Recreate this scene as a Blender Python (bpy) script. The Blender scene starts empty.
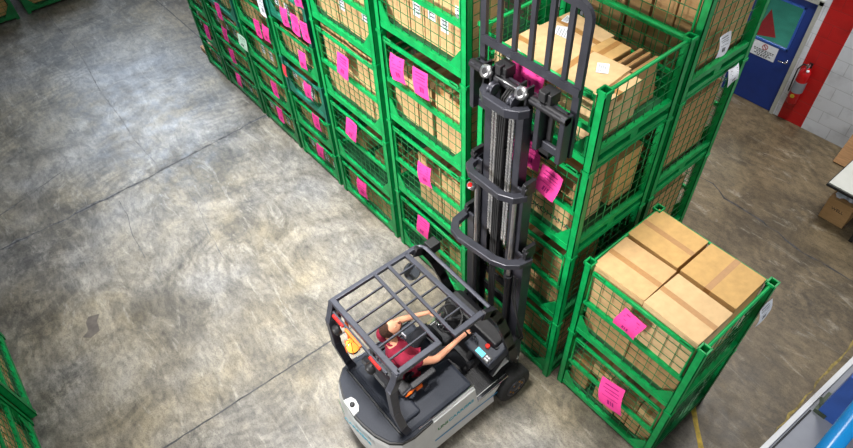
import bpy, bmesh, math, random
from mathutils import Vector, Matrix
C = bpy.context.scene.collection
PI = math.pi
random.seed(7)

# ------------------------------------------------------------ materials
def srgb(r, g, b):
    f = lambda c: (c/255/12.92 if c/255 <= .04045 else ((c/255+.055)/1.055)**2.4)
    return (f(r), f(g), f(b), 1)
def mat(name, col, rough=.5, metal=0, noise=.12, scale=18, bump=0, emit=None, spec=.5, stretch=(1,1,1)):
    m = bpy.data.materials.new(name); m.use_nodes = True
    n = m.node_tree.nodes; l = m.node_tree.links; b = n['Principled BSDF']
    b.inputs['Roughness'].default_value = rough; b.inputs['Metallic'].default_value = metal
    b.inputs['Specular IOR Level'].default_value = spec
    if emit:
        b.inputs['Emission Color'].default_value = col; b.inputs['Emission Strength'].default_value = emit
    tc = n.new('ShaderNodeTexCoord'); mp = n.new('ShaderNodeMapping'); mp.inputs['Scale'].default_value = stretch
    tx = n.new('ShaderNodeTexNoise'); tx.inputs['Scale'].default_value = scale; tx.inputs['Detail'].default_value = 5
    l.new(tc.outputs['Object'], mp.inputs[0]); l.new(mp.outputs[0], tx.inputs['Vector'])
    r = n.new('ShaderNodeValToRGB')
    r.color_ramp.elements[0].position = .3; r.color_ramp.elements[1].position = .7
    r.color_ramp.elements[0].color = [max(0, c*(1-noise*1.6)) for c in col[:3]]+[1]
    r.color_ramp.elements[1].color = [min(1, c*(1+noise)) for c in col[:3]]+[1]
    l.new(tx.outputs['Fac'], r.inputs[0]); l.new(r.outputs[0], b.inputs['Base Color'])
    if bump:
        bp = n.new('ShaderNodeBump'); bp.inputs['Strength'].default_value = bump; bp.inputs['Distance'].default_value = .01
        l.new(tx.outputs['Fac'], bp.inputs['Height']); l.new(bp.outputs[0], b.inputs['Normal'])
    return m
M = dict(
 green=mat('green_enamel', srgb(0,150,76), .42, 0, .16, 9, spec=.3),
 dgreen=mat('green_enamel_old', srgb(14,122,62), .45, 0, .22, 7),
 teal=mat('teal_enamel', srgb(14,118,92), .45, 0, .22, 8),
 wire=mat('green_wire', srgb(16,112,58), .45, 0, .1, 10),
 deck=mat('deck_steel', srgb(18,84,48), .6, 0, .3, 8),
 metal=mat('silver_metal', srgb(190,190,192), .28, .9, .08, 20),
 chrome=mat('chrome', srgb(220,222,226), .12, 1, .03, 20),
 steel=mat('mast_steel', srgb(54,55,63), .38, .3, .15, 8),
 dsteel=mat('dark_mast_steel', srgb(40,40,44), .4, .4, .2, 9),
 black=mat('black_plastic', srgb(28,28,31), .5, 0, .2, 20),
 rubber=mat('rubber', srgb(32,32,33), .85, 0, .25, 30, .3),
 hood=mat('hood_grey', srgb(44,48,58), .5, 0, .08, 60, .1, spec=.25),
 guard=mat('guard_grey', srgb(68,70,80), .35, .3, .1, 12),
 body=mat('body_grey', srgb(196,197,196), .4, 0, .05, 6),
 blue=mat('stripe_blue', srgb(25,130,180), .4, 0, .05, 6),
 tealtext=mat('teal_text', srgb(50,160,185), .5, 0, .05, 6),
 greentext=mat('green_text', srgb(30,120,60), .5, 0, .05, 6),
 pink=mat('pink_paper', srgb(230,66,146), .7, 0, .05, 12, spec=.2),
 pinkink=mat('magenta_ink', srgb(150,25,105), .8, 0, .1, 12, spec=.2),
 paper=mat('white_paper', srgb(222,226,234), .75, 0, .05, 25, spec=.2),
 greenpaper=mat('pale_green_paper', srgb(190,224,200), .75, 0, .05, 25, spec=.2),
 redpaper=mat('red_paper', srgb(235,70,80), .75, 0, .05, 25, spec=.2),
 ink=mat('grey_ink', srgb(60,62,66), .8, 0, .1, 25, spec=.2),
 tape=mat('packing_tape', srgb(170,124,70), .5, 0, .06, 30),
 shirt=mat('maroon_cotton', srgb(128,30,52), .85, 0, .14, 14, .3, spec=.2),
 trousers=mat('black_cotton', srgb(30,31,36), .85, 0, .2, 14, .3, spec=.2),
 skin=mat('skin', srgb(214,152,122), .5, 0, .07, 12, spec=.3),
 hair=mat('brown_hair', srgb(58,38,28), .8, 0, .3, 60, .6, spec=.2),
 lips=mat('lips', srgb(170,90,84), .5, 0, .05, 12, spec=.3),
 eyew=mat('eye_white', srgb(230,226,220), .3, 0, .02, 12),
 eyed=mat('eye_dark', srgb(40,28,22), .2, 0, .02, 12),
 seatv=mat('seat_vinyl', srgb(36,37,42), .45, 0, .15, 20, .2),
 orange=mat('orange', srgb(245,110,25), .45, 0, .08, 15),
 amber=mat('amber_lens', srgb(255,176,70), .15, 0, .3, 40, emit=2.2),
 redlens=mat('red_lens', srgb(190,28,24), .25, 0, .1, 15),
 redbtn=mat('red_button', srgb(225,50,40), .3, 0, .05, 15),
 screen=mat('display_cyan', srgb(90,205,235), .2, 0, .35, 60, emit=.7),
 ddoor=mat('door_blue', srgb(22,52,130), .45, 0, .06, 6),
 ddoor2=mat('door_blue_trim', srgb(50,92,175), .4, 0, .06, 6),
 frame=mat('door_frame_grey', srgb(176,178,172), .5, 0, .05, 8),
 exred=mat('extinguisher_red', srgb(185,20,26), .25, 0, .06, 8),
 tealfloor=mat('teal_floor', srgb(74,150,132), .35, 0, .12, 3),
 redfloor=mat('red_paint', srgb(165,34,40), .5, 0, .08, 6),
 table=mat('table_laminate', srgb(196,198,192), .45, 0, .05, 4),
 wood=mat('plywood', srgb(184,140,98), .65, 0, .14, 6, .1, stretch=(1,1,9)),
 machine=mat('machine_grey', srgb(134,138,148), .5, 0, .06, 5),
 mwhite=mat('rim_white', srgb(214,216,220), .45, 0, .05, 5),
 bluepipe=mat('pipe_blue', srgb(20,140,215), .25, 0, .06, 5),
 yellow=mat('yellow_paint', srgb(202,170,50), .6, 0, .3, 14),
 crack=mat('crack_dark', srgb(74,74,76), .9, 0, .35, 14),
 olive=mat('olive_bracket', srgb(70,82,66), .5, .2, .15, 9),
 cream=mat('cream_plastic', srgb(206,206,190), .5, 0, .06, 9),
 copper=mat('brass', srgb(190,140,70), .3, .9, .1, 20),
)
cards = [mat('cardboard_%s' % nm, srgb(*c), .8, 0, .07, 14, .05, spec=.15, stretch=(1,1,5)) for nm, c in
         (('tan',(202,166,120)),('brown',(184,146,102)),('light',(210,178,134)),('dull',(170,136,96)),('gold',(200,162,106)))]
M['kraft'] = mat('kraft_flap', srgb(170,130,84), .8, 0, .08, 14, spec=.15)

# ------------------------------------------------------------ mesh builder
class MB:
    def __init__(s): s.v = []; s.f = []; s.m = []; s.sm = []
    def add(s, vs, fs, mi=0, smooth=False):
        o = len(s.v); s.v += [tuple(v) for v in vs]
        for f in fs: s.f.append([i+o for i in f]); s.m.append(mi); s.sm.append(smooth)
    def box(s, x0, x1, y0, y1, z0, z1, mi=0):
        s.add([(x,y,z) for z in (z0,z1) for y in (y0,y1) for x in (x0,x1)],
              [(0,2,3,1),(4,5,7,6),(0,1,5,4),(2,6,7,3),(0,4,6,2),(1,3,7,5)], mi)
    def bar(s, a, b, w, h=None, mi=0, upv=(0,0,1)):
        h = h or w; a = Vector(a); b = Vector(b); d = (b-a).normalized(); u = Vector(upv)
        if abs(d.dot(u)) > .99: u = Vector((1,0,0))
        r = d.cross(u).normalized()*w/2; u = r.cross(d).normalized()*h/2
        vs = [p+i*r+j*u for p in (a,b) for i, j in ((-1,-1),(1,-1),(1,1),(-1,1))]
        s.add(vs, [(3,2,1,0),(4,5,6,7),(0,1,5,4),(1,2,6,5),(2,3,7,6),(3,0,4,7)], mi)
    def tube(s, pts, r, n=10, mi=0, cap=True):
        pts = [Vector(p) for p in pts]; rings = []; rr = r if isinstance(r, (list,tuple)) else [r]*len(pts)
        prev = None
        for i, p in enumerate(pts):
            d = (pts[min(i+1,len(pts)-1)]-pts[max(i-1,0)]).normalized()
            if prev is None:
                u = Vector((0,0,1)) if abs(d.z) < .9 else Vector((1,0,0)); u = (u-d*u.dot(d)).normalized()
            else: u = (prev-d*prev.dot(d)).normalized()
            prev = u; w = d.cross(u)
            rings.append([p+(u*math.cos(2*PI*k/n)+w*math.sin(2*PI*k/n))*rr[i] for k in range(n)])
        vs = [v for R_ in rings for v in R_]; fs = []
        for i in range(len(pts)-1):
            for k in range(n):
                a = i*n+k; b = i*n+(k+1) % n; fs.append((a, b, b+n, a+n))
        s.add(vs, fs, mi, True)
        if cap:
            s.add(rings[0], [tuple(range(n))[::-1]], mi); s.add(rings[-1], [tuple(range(n))], mi)
    def prism(s, poly, z0, z1, mi=0, axis='z'):
        n = len(poly)
        P = {'z': lambda a,b,c:(a,b,c), 'y': lambda a,b,c:(a,c,b), 'x': lambda a,b,c:(c,a,b)}[axis]
        vs = [P(a,b,z0) for a,b in poly]+[P(a,b,z1) for a,b in poly]
        s.add(vs, [tuple(range(n))[::-1], tuple(range(n,2*n))]+[(i,(i+1)%n,(i+1)%n+n,i+n) for i in range(n)], mi)
    def lathe(s, prof, c, axis=(0,0,1), n=24, mi=0):
        ax = Vector(axis).normalized(); u = ax.orthogonal().normalized(); w = ax.cross(u); c = Vector(c)
        vs = [c+ax*h+(u*math.cos(2*PI*k/n)+w*math.sin(2*PI*k/n))*r for r, h in prof for k in range(n)]
        fs = [(i*n+k, i*n+(k+1)%n, (i+1)*n+(k+1)%n, (i+1)*n+k) for i in range(len(prof)-1) for k in range(n)]
        s.add(vs, fs, mi, True)
        s.add(vs[:n], [tuple(range(n))[::-1]], mi); s.add(vs[-n:], [tuple(range(n))], mi)
    def mesh(s, name, mats, org=(0,0,0)):
        me = bpy.data.meshes.new(name); o = Vector(org)
        me.from_pydata([tuple(Vector(v)-o) for v in s.v], [], s.f)
        for m in (mats if isinstance(mats, (list,tuple)) else [mats]): me.materials.append(m)
        for p, mi, sm in zip(me.polygons, s.m, s.sm): p.material_index = mi; p.use_smooth = sm
        bm = bmesh.new(); bm.from_mesh(me); bmesh.ops.recalc_face_normals(bm, faces=bm.faces); bm.to_mesh(me); bm.free()
        me.update(); return me
    def build(s, name, mats, parent=None, org=(0,0,0), bevel=0):
        o = link(name, s.mesh(name, mats, org), parent)
        if parent is None: o.location = org
        if bevel:
            b = o.modifiers.new('bevel', 'BEVEL'); b.width = bevel; b.segments = 2; b.limit_method = 'ANGLE'; b.angle_limit = .7
        return o
def link(name, me, parent=None, loc=None):
    o = bpy.data.objects.new(name, me); C.objects.link(o)
    if parent: o.parent = parent
    if loc is not None: o.location = loc
    return o
def tag(o, label=None, cat=None, group=None, kind=None):
    if label: o['label'] = label
    if cat: o['category'] = cat
    if group: o['group'] = group
    if kind: o['kind'] = kind
    return o
def empty(name, loc, rz=0):
    o = bpy.data.objects.new(name, None); C.objects.link(o); o.location = loc; o.rotation_euler = (0,0,rz); o.empty_display_size = .2
    return o

# ------------------------------------------------------------ floor
def floor_mat():
    m = bpy.data.materials.new('worn_concrete'); m.use_nodes = True
    n = m.node_tree.nodes; l = m.node_tree.links; b = n['Principled BSDF']
    tc = n.new('ShaderNodeTexCoord')
    def noise(sc, det=8, st=(1,1,1), rough=.6, dist=0, rot=0):
        mp = n.new('ShaderNodeMapping'); mp.inputs['Scale'].default_value = st; mp.inputs['Rotation'].default_value[2] = rot
        t = n.new('ShaderNodeTexNoise'); t.inputs['Scale'].default_value = sc; t.inputs['Detail'].default_value = det
        t.inputs['Roughness'].default_value = rough; t.inputs['Distortion'].default_value = dist
        l.new(tc.outputs['Object'], mp.inputs[0]); l.new(mp.outputs[0], t.inputs['Vector']); return t.outputs['Fac']
    def ramp(src, a, b_, ca, cb):
        r = n.new('ShaderNodeValToRGB'); e = r.color_ramp.elements
        e[0].position = a; e[1].position = b_; e[0].color = ca; e[1].color = cb; l.new(src, r.inputs[0]); return r.outputs[0]
    def mix(kind, fac, A, B):
        x = n.new('ShaderNodeMixRGB'); x.blend_type = kind
        if isinstance(fac, float): x.inputs[0].default_value = fac
        else: l.new(fac, x.inputs[0])
        for s, v in ((1,A),(2,B)):
            if isinstance(v, tuple): x.inputs[s].default_value = v
            else: l.new(v, x.inputs[s])
        return x.outputs[0]
    g = lambda v: (v,v,v,1)
    base = mix('MIX', ramp(noise(.45, 4), .35, .65, g(0), g(1)), srgb(160,147,120), srgb(152,149,144))
    # browner from the rack face rightwards
    sx = n.new('ShaderNodeSeparateXYZ'); l.new(tc.outputs['Object'], sx.inputs[0])
    mr = n.new('ShaderNodeMapRange'); mr.inputs[1].default_value = 2.9; mr.inputs[2].default_value = 4.2; l.new(sx.outputs[0], mr.inputs[0])
    base = mix('MIX', mr.outputs[0], base, srgb(130,114,88))
    base = mix('MULTIPLY', 1.0, base, ramp(noise(.9, 12, dist=.8, rough=.7), .40, .58, g(.48), g(1)))
    base = mix('MULTIPLY', 1.0, base, ramp(noise(5, 10, (1,.35,1), .7, 1.2, .5), .38, .56, g(.66), g(1)))
    base = mix('MULTIPLY', .8, base, ramp(noise(19, 8, (1,.5,1), .7, 0, -.7), .38, .54, g(.62), g(1)))
    base = mix('MIX', ramp(noise(2.6, 12, (1,.3,1), .75, 2.2, -.9), .55, .70, g(0), g(.55)), base, srgb(196,190,176))
    base = mix('MULTIPLY', .7, base, ramp(noise(60, 6), .36, .5, g(.5), g(1)))
    base = mix('MULTIPLY', 1.0, base, ramp(noise(2.2, 14, (1,1,1), .8, .4, .3), .62, .70, g(1), g(.6)))
    # tyre swirls
    w = n.new('ShaderNodeTexWave'); w.wave_type = 'RINGS'; w.rings_direction = 'Z'; w.inputs['Scale'].default_value = 2.2
    w.inputs['Distortion'].default_value = 9; w.inputs['Detail'].default_value = 4; w.inputs['Detail Scale'].default_value = 1.2
    mp = n.new('ShaderNodeMapping'); mp.inputs['Location'].default_value = (-1.4,-6.3,0); l.new(tc.outputs['Object'], mp.inputs[0]); l.new(mp.outputs[0], w.inputs['Vector'])
    base = mix('MULTIPLY', ramp(noise(.8, 3, rot=1), .47, .6, g(0), g(.7)), base, ramp(w.outputs['Fac'], .2, .6, g(.7), g(1)))
    base = mix('MULTIPLY', .5, base, ramp(noise(9, 12, (1,.3,1), .8, .3, -.45), .36, .5, g(.6), g(1)))
    # grime gathered along the wide floor joint and in scattered scuffed patches
    sb = n.new('ShaderNodeMath'); sb.operation = 'SUBTRACT'; sb.inputs[1].default_value = 9.13; l.new(sx.outputs[1], sb.inputs[0])
    ab = n.new('ShaderNodeMath'); ab.operation = 'ABSOLUTE'; l.new(sb.outputs[0], ab.inputs[0])
    m2 = n.new('ShaderNodeMapRange'); m2.inputs[1].default_value = .03; m2.inputs[2].default_value = .42; m2.inputs[3].default_value = 1; m2.inputs[4].default_value = 0; l.new(ab.outputs[0], m2.inputs[0])
    mm = n.new('ShaderNodeMath'); mm.operation = 'MULTIPLY'; l.new(m2.outputs[0], mm.inputs[0]); l.new(ramp(noise(3.2, 10, rough=.75), .42, .56, g(0), g(1)), mm.inputs[1])
    base = mix('MULTIPLY', mm.outputs[0], base, g(.46))
    base = mix('MULTIPLY', ramp(noise(.55, 3, dist=.3, rot=2), .54, .64, g(0), g(1)), base, ramp(noise(6, 12, rough=.8, dist=.5), .42, .58, g(.5), g(1)))
    l.new(base, b.inputs['Base Color'])
    l.new(ramp(noise(3, 8), .3, .7, g(.34), g(.55)), b.inputs['Roughness'])
    bp = n.new('ShaderNodeBump'); bp.inputs['Strength'].default_value = .12; bp.inputs['Distance'].default_value = .01
    l.new(noise(30, 6), bp.inputs['Height']); l.new(bp.outputs[0], b.inputs['Normal'])
    return m
f = MB(); f.box(-9, 10.2, -4, 22, -.1, 0)
tag(f.build('floor', floor_mat()), kind='structure')
def ribbon(name, pts, w, m, z=.0015, jit=.5):
    rs = random.Random(len(pts)*7+int(pts[0][0]*100)); b = MB(); P = []
    for a, c in zip(pts, pts[1:]):
        L = math.hypot(c[0]-a[0], c[1]-a[1]); k = max(1, int(L/.12))
        P += [(a[0]+(c[0]-a[0])*i/k, a[1]+(c[1]-a[1])*i/k) for i in range(k)]
    P.append(pts[-1]); vs = []
    for i, p in enumerate(P):
        a = P[max(i-1,0)]; c = P[min(i+1,len(P)-1)]; L = math.hypot(c[0]-a[0], c[1]-a[1]) or 1
        nx, ny = -(c[1]-a[1])/L, (c[0]-a[0])/L; o = rs.uniform(-1,1)*w*jit; hw = w/2*rs.uniform(1-jit, 1+jit)
        for s_ in (-1,1): vs.append((p[0]+nx*(o+s_*hw), p[1]+ny*(o+s_*hw), z))
    b.add(vs, [(2*i,2*i+1,2*i+3,2*i+2) for i in range(len(P)-1)])
    return tag(b.build(name, m), kind='structure')
M['crackl'] = mat('crack_faint', srgb(104,102,100), .9, 0, .4, 14)
ribbon('trim_1', [(-4,9.2),(-1.52,9.13),(-.6,9.09),(.4,9.08),(1.9,9.14),(3.3,9.21)], .05, M['crackl'], z=.0012, jit=.8)
ribbon('trim_2', [(-4,4.6),(-.83,4.44),(1.9,4.33)], .02, M['crack'], jit=.3)
ribbon('trim_3', [(-4,9.21),(-1.52,9.135),(-.6,9.095),(.4,9.085),(1.9,9.145),(3.3,9.215)], .018, M['crack'], z=.002, jit=.7)

# ------------------------------------------------------------ wire mesh cages
def wires(b, P, U, V, su, sv, r=.003, pitch=.122):
    """grid of welded wires in the rectangle P + u*U + v*V"""
    P = Vector(P); U = Vector(U); V = Vector(V); nrm = U.cross(V).normalized()*r
    for A, B, sA, sB in ((U,V,su,sv),(V,U,sv,su)):
        n = max(1, round(sA/pitch))
        for i in range(1, n):
            b.bar(P+A*(sA*i/n), P+A*(sA*i/n)+B*sB, 2*r, 2*r, upv=tuple(nrm.normalized())); 
CG = {}
def cage_meshes(w, d, h, mid, tone):
    k = (round(w,2), round(d,2), round(h,2), mid, tone)
    if k in CG: return CG[k]
    g = M[tone]; S = .078; r = S/2; out = []
    def post(x, y, z1=h):
        b = MB(); t = .008
        for a in ((x,x+S,y,y+t),(x,x+S,y+S-t,y+S),(x,x+t,y,y+S),(x+S-t,x+S,y,y+S)): b.box(*a, 0, z1-.008)
        b.box(x-.008, x+S+.008, y-.008, y+.006, z1-.035, z1); b.box(x-.008, x+S+.008, y+S-.006, y+S+.008, z1-.035, z1)
        b.box(x-.008, x+.006, y, y+S, z1-.035, z1); b.box(x+S-.006, x+S+.008, y, y+S, z1-.035, z1)
        return b
    for x in (0, d-S):
        for y in (0, w-S): out.append(('post', post(x, y).mesh('post', g), None))
    gh = min(.24, h*.3)
    for x in (0.012, d-.024):
        for y0, sg in ((S, 1), (w-S, -1)):
            b = MB(); b.prism([(y0, .04), (y0+sg*.19, .04), (y0+sg*.19, .12), (y0+sg*.03, gh+.1), (y0, gh+.1)], x, x+.012, axis='x')
            out.append(('gusset_plate', b.mesh('gusset_plate', g), None))
    for nm, x in (('bottom_rail', .006), ('bottom_rail', d-.056)):
        b = MB(); b.box(x, x+.05, S, w-S, .05, .125); out.append((nm, b.mesh(nm, g), None))
    for y in (.006, w-.056):
        b = MB(); b.box(S, d-S, y, y+.05, .15, .21); b.box(S, d-S, y, y+.05, .03, .075)
        b.box(d/2-.05, d/2+.05, y+.005, y+.045, .075, .15); out.append(('side_base_rail', b.mesh('side_base_rail', g), None))
    b = MB(); b.box(.05, d-.05, .03, w-.03, .128, .145)
    for i in range(6): b.box(.05+(d-.1)*(i+.3)/6, .05+(d-.1)*(i+.55)/6, .03, w-.03, .1, .128)
    out.append(('deck', b.mesh('deck', M['deck']), None))
    gt = h-.10
    for y in (r, w-r):
        b = MB(); b.tube([(S,y,h-.035),(d-S,y,h-.035)], .017, 8); out.append(('side_top_rail', b.mesh('side_top_rail', g), None))
        b = MB(); wires(b, (S,y,.2), (1,0,0), (0,0,1), d-2*S, h-.24); out.append(('side_wire_panel', b.mesh('side_wire_panel', M['wire']), None))
    b = MB(); b.tube([(d-r,S,h-.035),(d-r,w-S,h-.035)], .017, 8); b.box(d-r-.015, d-r+.015, S, w-S, h*.5, h*.5+.04)
    out.append(('back_rail', b.mesh('back_rail', g), None))
    b = MB(); wires(b, (d-r,S,.12), (0,1,0), (0,0,1), w-2*S, h-.16); out.append(('back_wire_panel', b.mesh('back_wire_panel', M['wire']), None))
    zm = h*.5 if mid else .115
    if mid:
        b = MB(); b.box(.012, .05, S, w-S, zm-.028, zm+.028); out.append(('mid_rail', b.mesh('mid_rail', g), None))
        b = MB(); wires(b, (.03,S,.12), (0,1,0), (0,0,1), w-2*S, zm-.14); out.append(('front_wire_panel', b.mesh('front_wire_panel', M['wire']), None))
    b = MB(); b.tube([(.025,S+.03,zm+.03),(.025,S+.03,gt),(.025,w-S-.03,gt),(.025,w-S-.03,zm+.03)], .014, 8)
    b.box(.008, .042, S+.03, w-S-.03, gt-.03, gt+.006)
    gate = ('gate', b.mesh('gate', g), None); gi = len(out); out.append(gate)
    b = MB(); wires(b, (.025,S+.03,zm+.03), (0,1,0), (0,0,1), w-2*S-.06, gt-zm-.03); out.append(('gate_wire', b.mesh('gate_wire', M['wire']), gi))
    for y in (S+.045, w-S-.165):
        b = MB(); b.tube([(.0,y,gt+.012),(.0,y,gt+.05),(.0,y+.12,gt+.05),(.0,y+.12,gt+.012),(.0,y,gt+.012)], .008, 6)
        out.append(('gate_latch', b.mesh('gate_latch', g), gi))
    CG[k] = out; return out
class Cage: pass
def cage(x, y, z, w, d, h, label, rz=0, mid=True, tone='green', group='green wire mesh cages'):
    """front face at local x=0 looking along -x, local y runs across"""
    root = empty('mesh_cage', (x,y,z), rz); tag(root, label, 'cage', group)
    made = []
    for nm, me, pi in cage_meshes(w, d, h, mid, tone):
        made.append(link(nm, me, made[pi] if pi is not None else root))
    c = Cage(); c.M = Matrix.Translation((x,y,z)) @ Matrix.Rotation(rz,4,'Z'); c.w = w; c.d = d; c.h = h; c.rz = rz; c.root = root
    return c

# ------------------------------------------------------------ cartons
CM = {}
def carton_mesh(dx, dy, dz, mi, along):
    k = (round(dx,2), round(dy,2), round(dz,2), mi, along)
    if k in CM: return CM[k]
    b = MB(); x, y = dx/2, dy/2; e = .005
    # body with eased edges
    pl = [(-x+e,-y),(x-e,-y),(x,-y+e),(x,y-e),(x-e,y),(-x+e,y),(-x,y-e),(-x,-y+e)]
    b.prism(pl, 0, dz-.006)
    if along == 'x':
        b.box(-x+.001, x-.001, -y+.001, -.002, dz-.006, dz); b.box(-x+.001, x-.001, .002, y-.001, dz-.006, dz)
    else:
        b.box(-x+.001, -.002, -y+.001, y-.001, dz-.006, dz); b.box(.002, x-.001, -y+.001, y-.001, dz-.006, dz)
    body = b.mesh('carton', [cards[mi], M['kraft']])
    t = MB(); tw = min(.03, min(dx,dy)*.11); q = .0012
    if along == 'x':
        t.box(-x-q, x+q, -tw, tw, dz, dz+q); t.box(-x-q, -x, -tw, tw, dz-.07, dz); t.box(x, x+q, -tw, tw, dz-.07, dz)
    else:
        t.box(-tw, tw, -y-q, y+q, dz, dz+q); t.box(-tw, tw, -y-q, -y, dz-.07, dz); t.box(-tw, tw, y, y+q, dz-.07, dz)
    CM[k] = (body, t.mesh('packing_tape', M['tape'])); return CM[k]
LB = {}
def label_mesh(w, h, n=3):
    k = (w, h)
    if k in LB: return LB[k]
    b = MB(); b.box(-.0015, 0, -w/2, w/2, -h/2, h/2)
    for i in range(n):
        z = h/2-h*(i+1)/(n+1); b.box(-.0022, -.0015, -w*.38, w*(.38-.1*i), z-h*.035, z+h*.035, 1)
    LB[k] = b.mesh('shipping_label', [M['paper'], M['ink']]); return LB[k]
def carton(c, cx, cy, z, dx, dy, dz, label, along='y', mi=None, yaw=0, tilt=(0,0), group=None, lab=None):
    mi = random.choice((0,1,1,2,3)) if mi is None else mi
    body, tape = carton_mesh(dx, dy, dz, mi, along)
    p = c.M @ Vector((cx, cy, z)) if c else Vector((cx, cy, z))
    o = link('carton', body); o.location = p; o.rotation_euler = (tilt[0], tilt[1], (c.rz if c else 0)+yaw)
    tag(o, label, 'cardboard box', group or 'cartons packed in the cages')
    link('packing_tape', tape, o)
    if lab:
        for (ly, lz, lw, lh) in lab: link('shipping_label', label_mesh(lw, lh), o, (-dx/2-.0005, ly, lz))
    return o
ORD = ['leftmost', 'second', 'third', 'fourth', 'fifth', 'sixth', 'seventh', 'eighth']
def fill(c, where, specs, depth=.5, x0=.075, z0=.15, labs=False, row='', mi=None):
    """specs: left to right as seen from the aisle: (width share, height) ; height 0 leaves a gap"""
    W = c.w-.19; tot = sum(s[0] for s in specs); y = c.w-.095; k = 0
    for s in specs:
        dy = W*s[0]/tot
        if s[1] > 0:
            dep = depth*random.uniform(.96,1.0); jx = random.uniform(0,.025); g = .006
            lb = None
            if labs and random.random() < .9: lb = [(random.uniform(-.02,.02), s[1]*q_, min(.11,dy*.55), .16) for q_ in random.choice(((.3,.72),(.5,),(.68,),(.35,)))]
            carton(c, x0+jx+dep/2, y-dy/2, z0, dep, dy-g*2, s[1],
                   ('%s carton, %s in %s%s' % ('tall' if s[1] > .55 else 'low' if s[1] < .3 else 'upright', ORD[k], row, where)), 'x', lab=lb, mi=mi)
            k += 1
        y -= dy

TG = {}
def tag_mesh(w, h, curl, mats, seed=0):
    b = MB(); n = 8; vs = []; vs2 = []
    f = lambda t: (-curl*math.sin(t*PI*.9)*.5-curl*t*t*.6, 0, -h*t)
    rows = []
    for i in range(n+1):
        t = i/n; px, _, pz = f(t)
        rows.append([(px-.012*math.sin((u)*PI)*math.sin(t*3+seed), (u-.5)*w+.03*math.sin(t*2.5+seed)*t, pz+.012*math.sin(u*4+seed)*t) for u in (0,.25,.5,.75,1)])
    vs = [p for r in rows for p in r]; k = len(vs)
    fs = [(i*5+j, i*5+j+1, i*5+j+6, i*5+j+5) for i in range(n) for j in range(4)]
    b.add(vs, fs, 0, True); b.add([(p[0]+.0012, p[1], p[2]) for p in vs], [q[::-1] for q in fs], 0, True)
    # printed lines, sitting on the sheet
    def P(u, t):
        i = min(int(t*n), n-1); ft = t*n-i; j = min(int(u*4), 3); fu = u*4-j
        A = Vector(rows[i][j]).lerp(Vector(rows[i][j+1]), fu); B = Vector(rows[i+1][j]).lerp(Vector(rows[i+1][j+1]), fu)
        return A.lerp(B, ft)+Vector((-.0022,0,0))
    for t0, t1, u0, u1 in ((.12,.15,.2,.8),(.24,.26,.15,.85),(.34,.36,.15,.75),(.5,.515,.15,.85),(.62,.8,.35,.42),(.62,.8,.46,.5),(.62,.8,.54,.62)):
        b.add([P(u0,t0),P(u1,t0),P(u1,t1),P(u0,t1)], [(0,1,2,3)], 1)
    return b.mesh('paper', mats)
def paper_tag(x, y, z, label, w=.22, h=.29, curl=.03, tilt=0, kind='pink', yaw=0, group='pink paper tags hung on the cages'):
    mats = {'pink':[M['pink'],M['pinkink']], 'white':[M['paper'],M['ink']], 'green':[M['greenpaper'],M['ink']], 'red':[M['redpaper'],M['pinkink']]}[kind]
    o = link('paper_tag', tag_mesh(w, h, curl, mats, random.uniform(0,6))); o.location = (x, y, z+h/2); o.rotation_euler = (tilt, 0, yaw)
    tag(o, label, 'paper tag', group if kind == 'pink' else None)
    return o

# ---- stacks along the aisle, front face at x = XF
XF = 3.28
LV = ['bottom cage', 'second cage up', 'third cage up', 'fourth cage up', 'fifth cage up', 'sixth cage up']
def stack(x, y, w, d, hs, desc, mid=True, rz=0, tones=None, z=0, names=None, extra=None):
    out = []
    for i, h in enumerate(hs):
        t = tones[i % len(tones)] if tones else 'green'
        lab = (names[i] if names and names[i] else 'green mesh %s %s' % (LV[i], desc))
        out.append(cage(x, y, z, w, d, h-.003, lab, rz, mid if not isinstance(mid, list) else mid[i], t)); z += h
    return out
dF1 = 'of the corner stack before the mast'
dF2 = 'of the stack just left of the mast'
dF3 = 'of the second stack left of the mast'
dF4 = 'of the third stack left of the mast'
dF5 = 'of the fourth stack left of the mast'
dF6 = 'of the fifth stack left of the mast'
dF7 = 'of the farthest stack up the aisle'
dD = 'of the stack nearest the blue door'
dP = 'in the two-high pile at lower right'
F1 = stack(XF, 2.10, 1.37, 1.12, [1.22,1.20,1.14,.82], dF1, names=[None,None,None,'open-topped shallow green mesh cage of flat cartons at the fork tips'])
F2 = stack(XF, 3.63, 1.45, 1.12, [1.15,1.23,1.24,1.2], dF2)
F3 = stack(XF, 5.17, 1.44, 1.12, [.76,1.16,1.18,1.2], dF3, mid=[False,True,True,True])
F4 = stack(XF, 6.70, 1.17, 1.12, [.65]*6, dF4, mid=False, tones=['green','green','teal','green','teal','green'])
F5 = stack(XF, 7.95, 1.22, 1.12, [.66]*5, dF5, mid=False, tones=['dgreen','green','green','green','teal'])
F6 = stack(XF, 9.25, 1.38, 1.12, [.6]*5, dF6, mid=False, tones=['dgreen','green','green','teal','teal'])
F7 = stack(XF, 10.70, .88, 1.12, [.62]*4, dF7, mid=False, tones=['green'])
D = stack(4.47, 2.10, 1.37, 1.08, [1.2,1.22,1.23,1.2], dD)
P = stack(3.36, .66, 1.34, 1.14, [1.20,1.22], dP, names=['lower green mesh cage of the two-high pile at lower right','upper green mesh cage holding four big sealed cartons at lower right'])
BL = stack(-1.90, 7.42, 1.52, 1.1, [1.2,1.2], 'of the lower left stack farther from the corner', rz=PI)
BM = stack(-1.97, 5.86, 1.52, 1.1, [1.2,1.2], 'of the stack in the lower left corner', rz=PI)
TA = stack(.80, 16.32, 1.46, 1.1, [1.2], 'at the top left corner of the photo', rz=PI/2, tones=['dgreen'])
TB = stack(1.0+1.46, 16.38, 1.46, 1.1, [1.2], 'at the top left, right of the gap', rz=PI/2, tones=['dgreen'])
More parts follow.
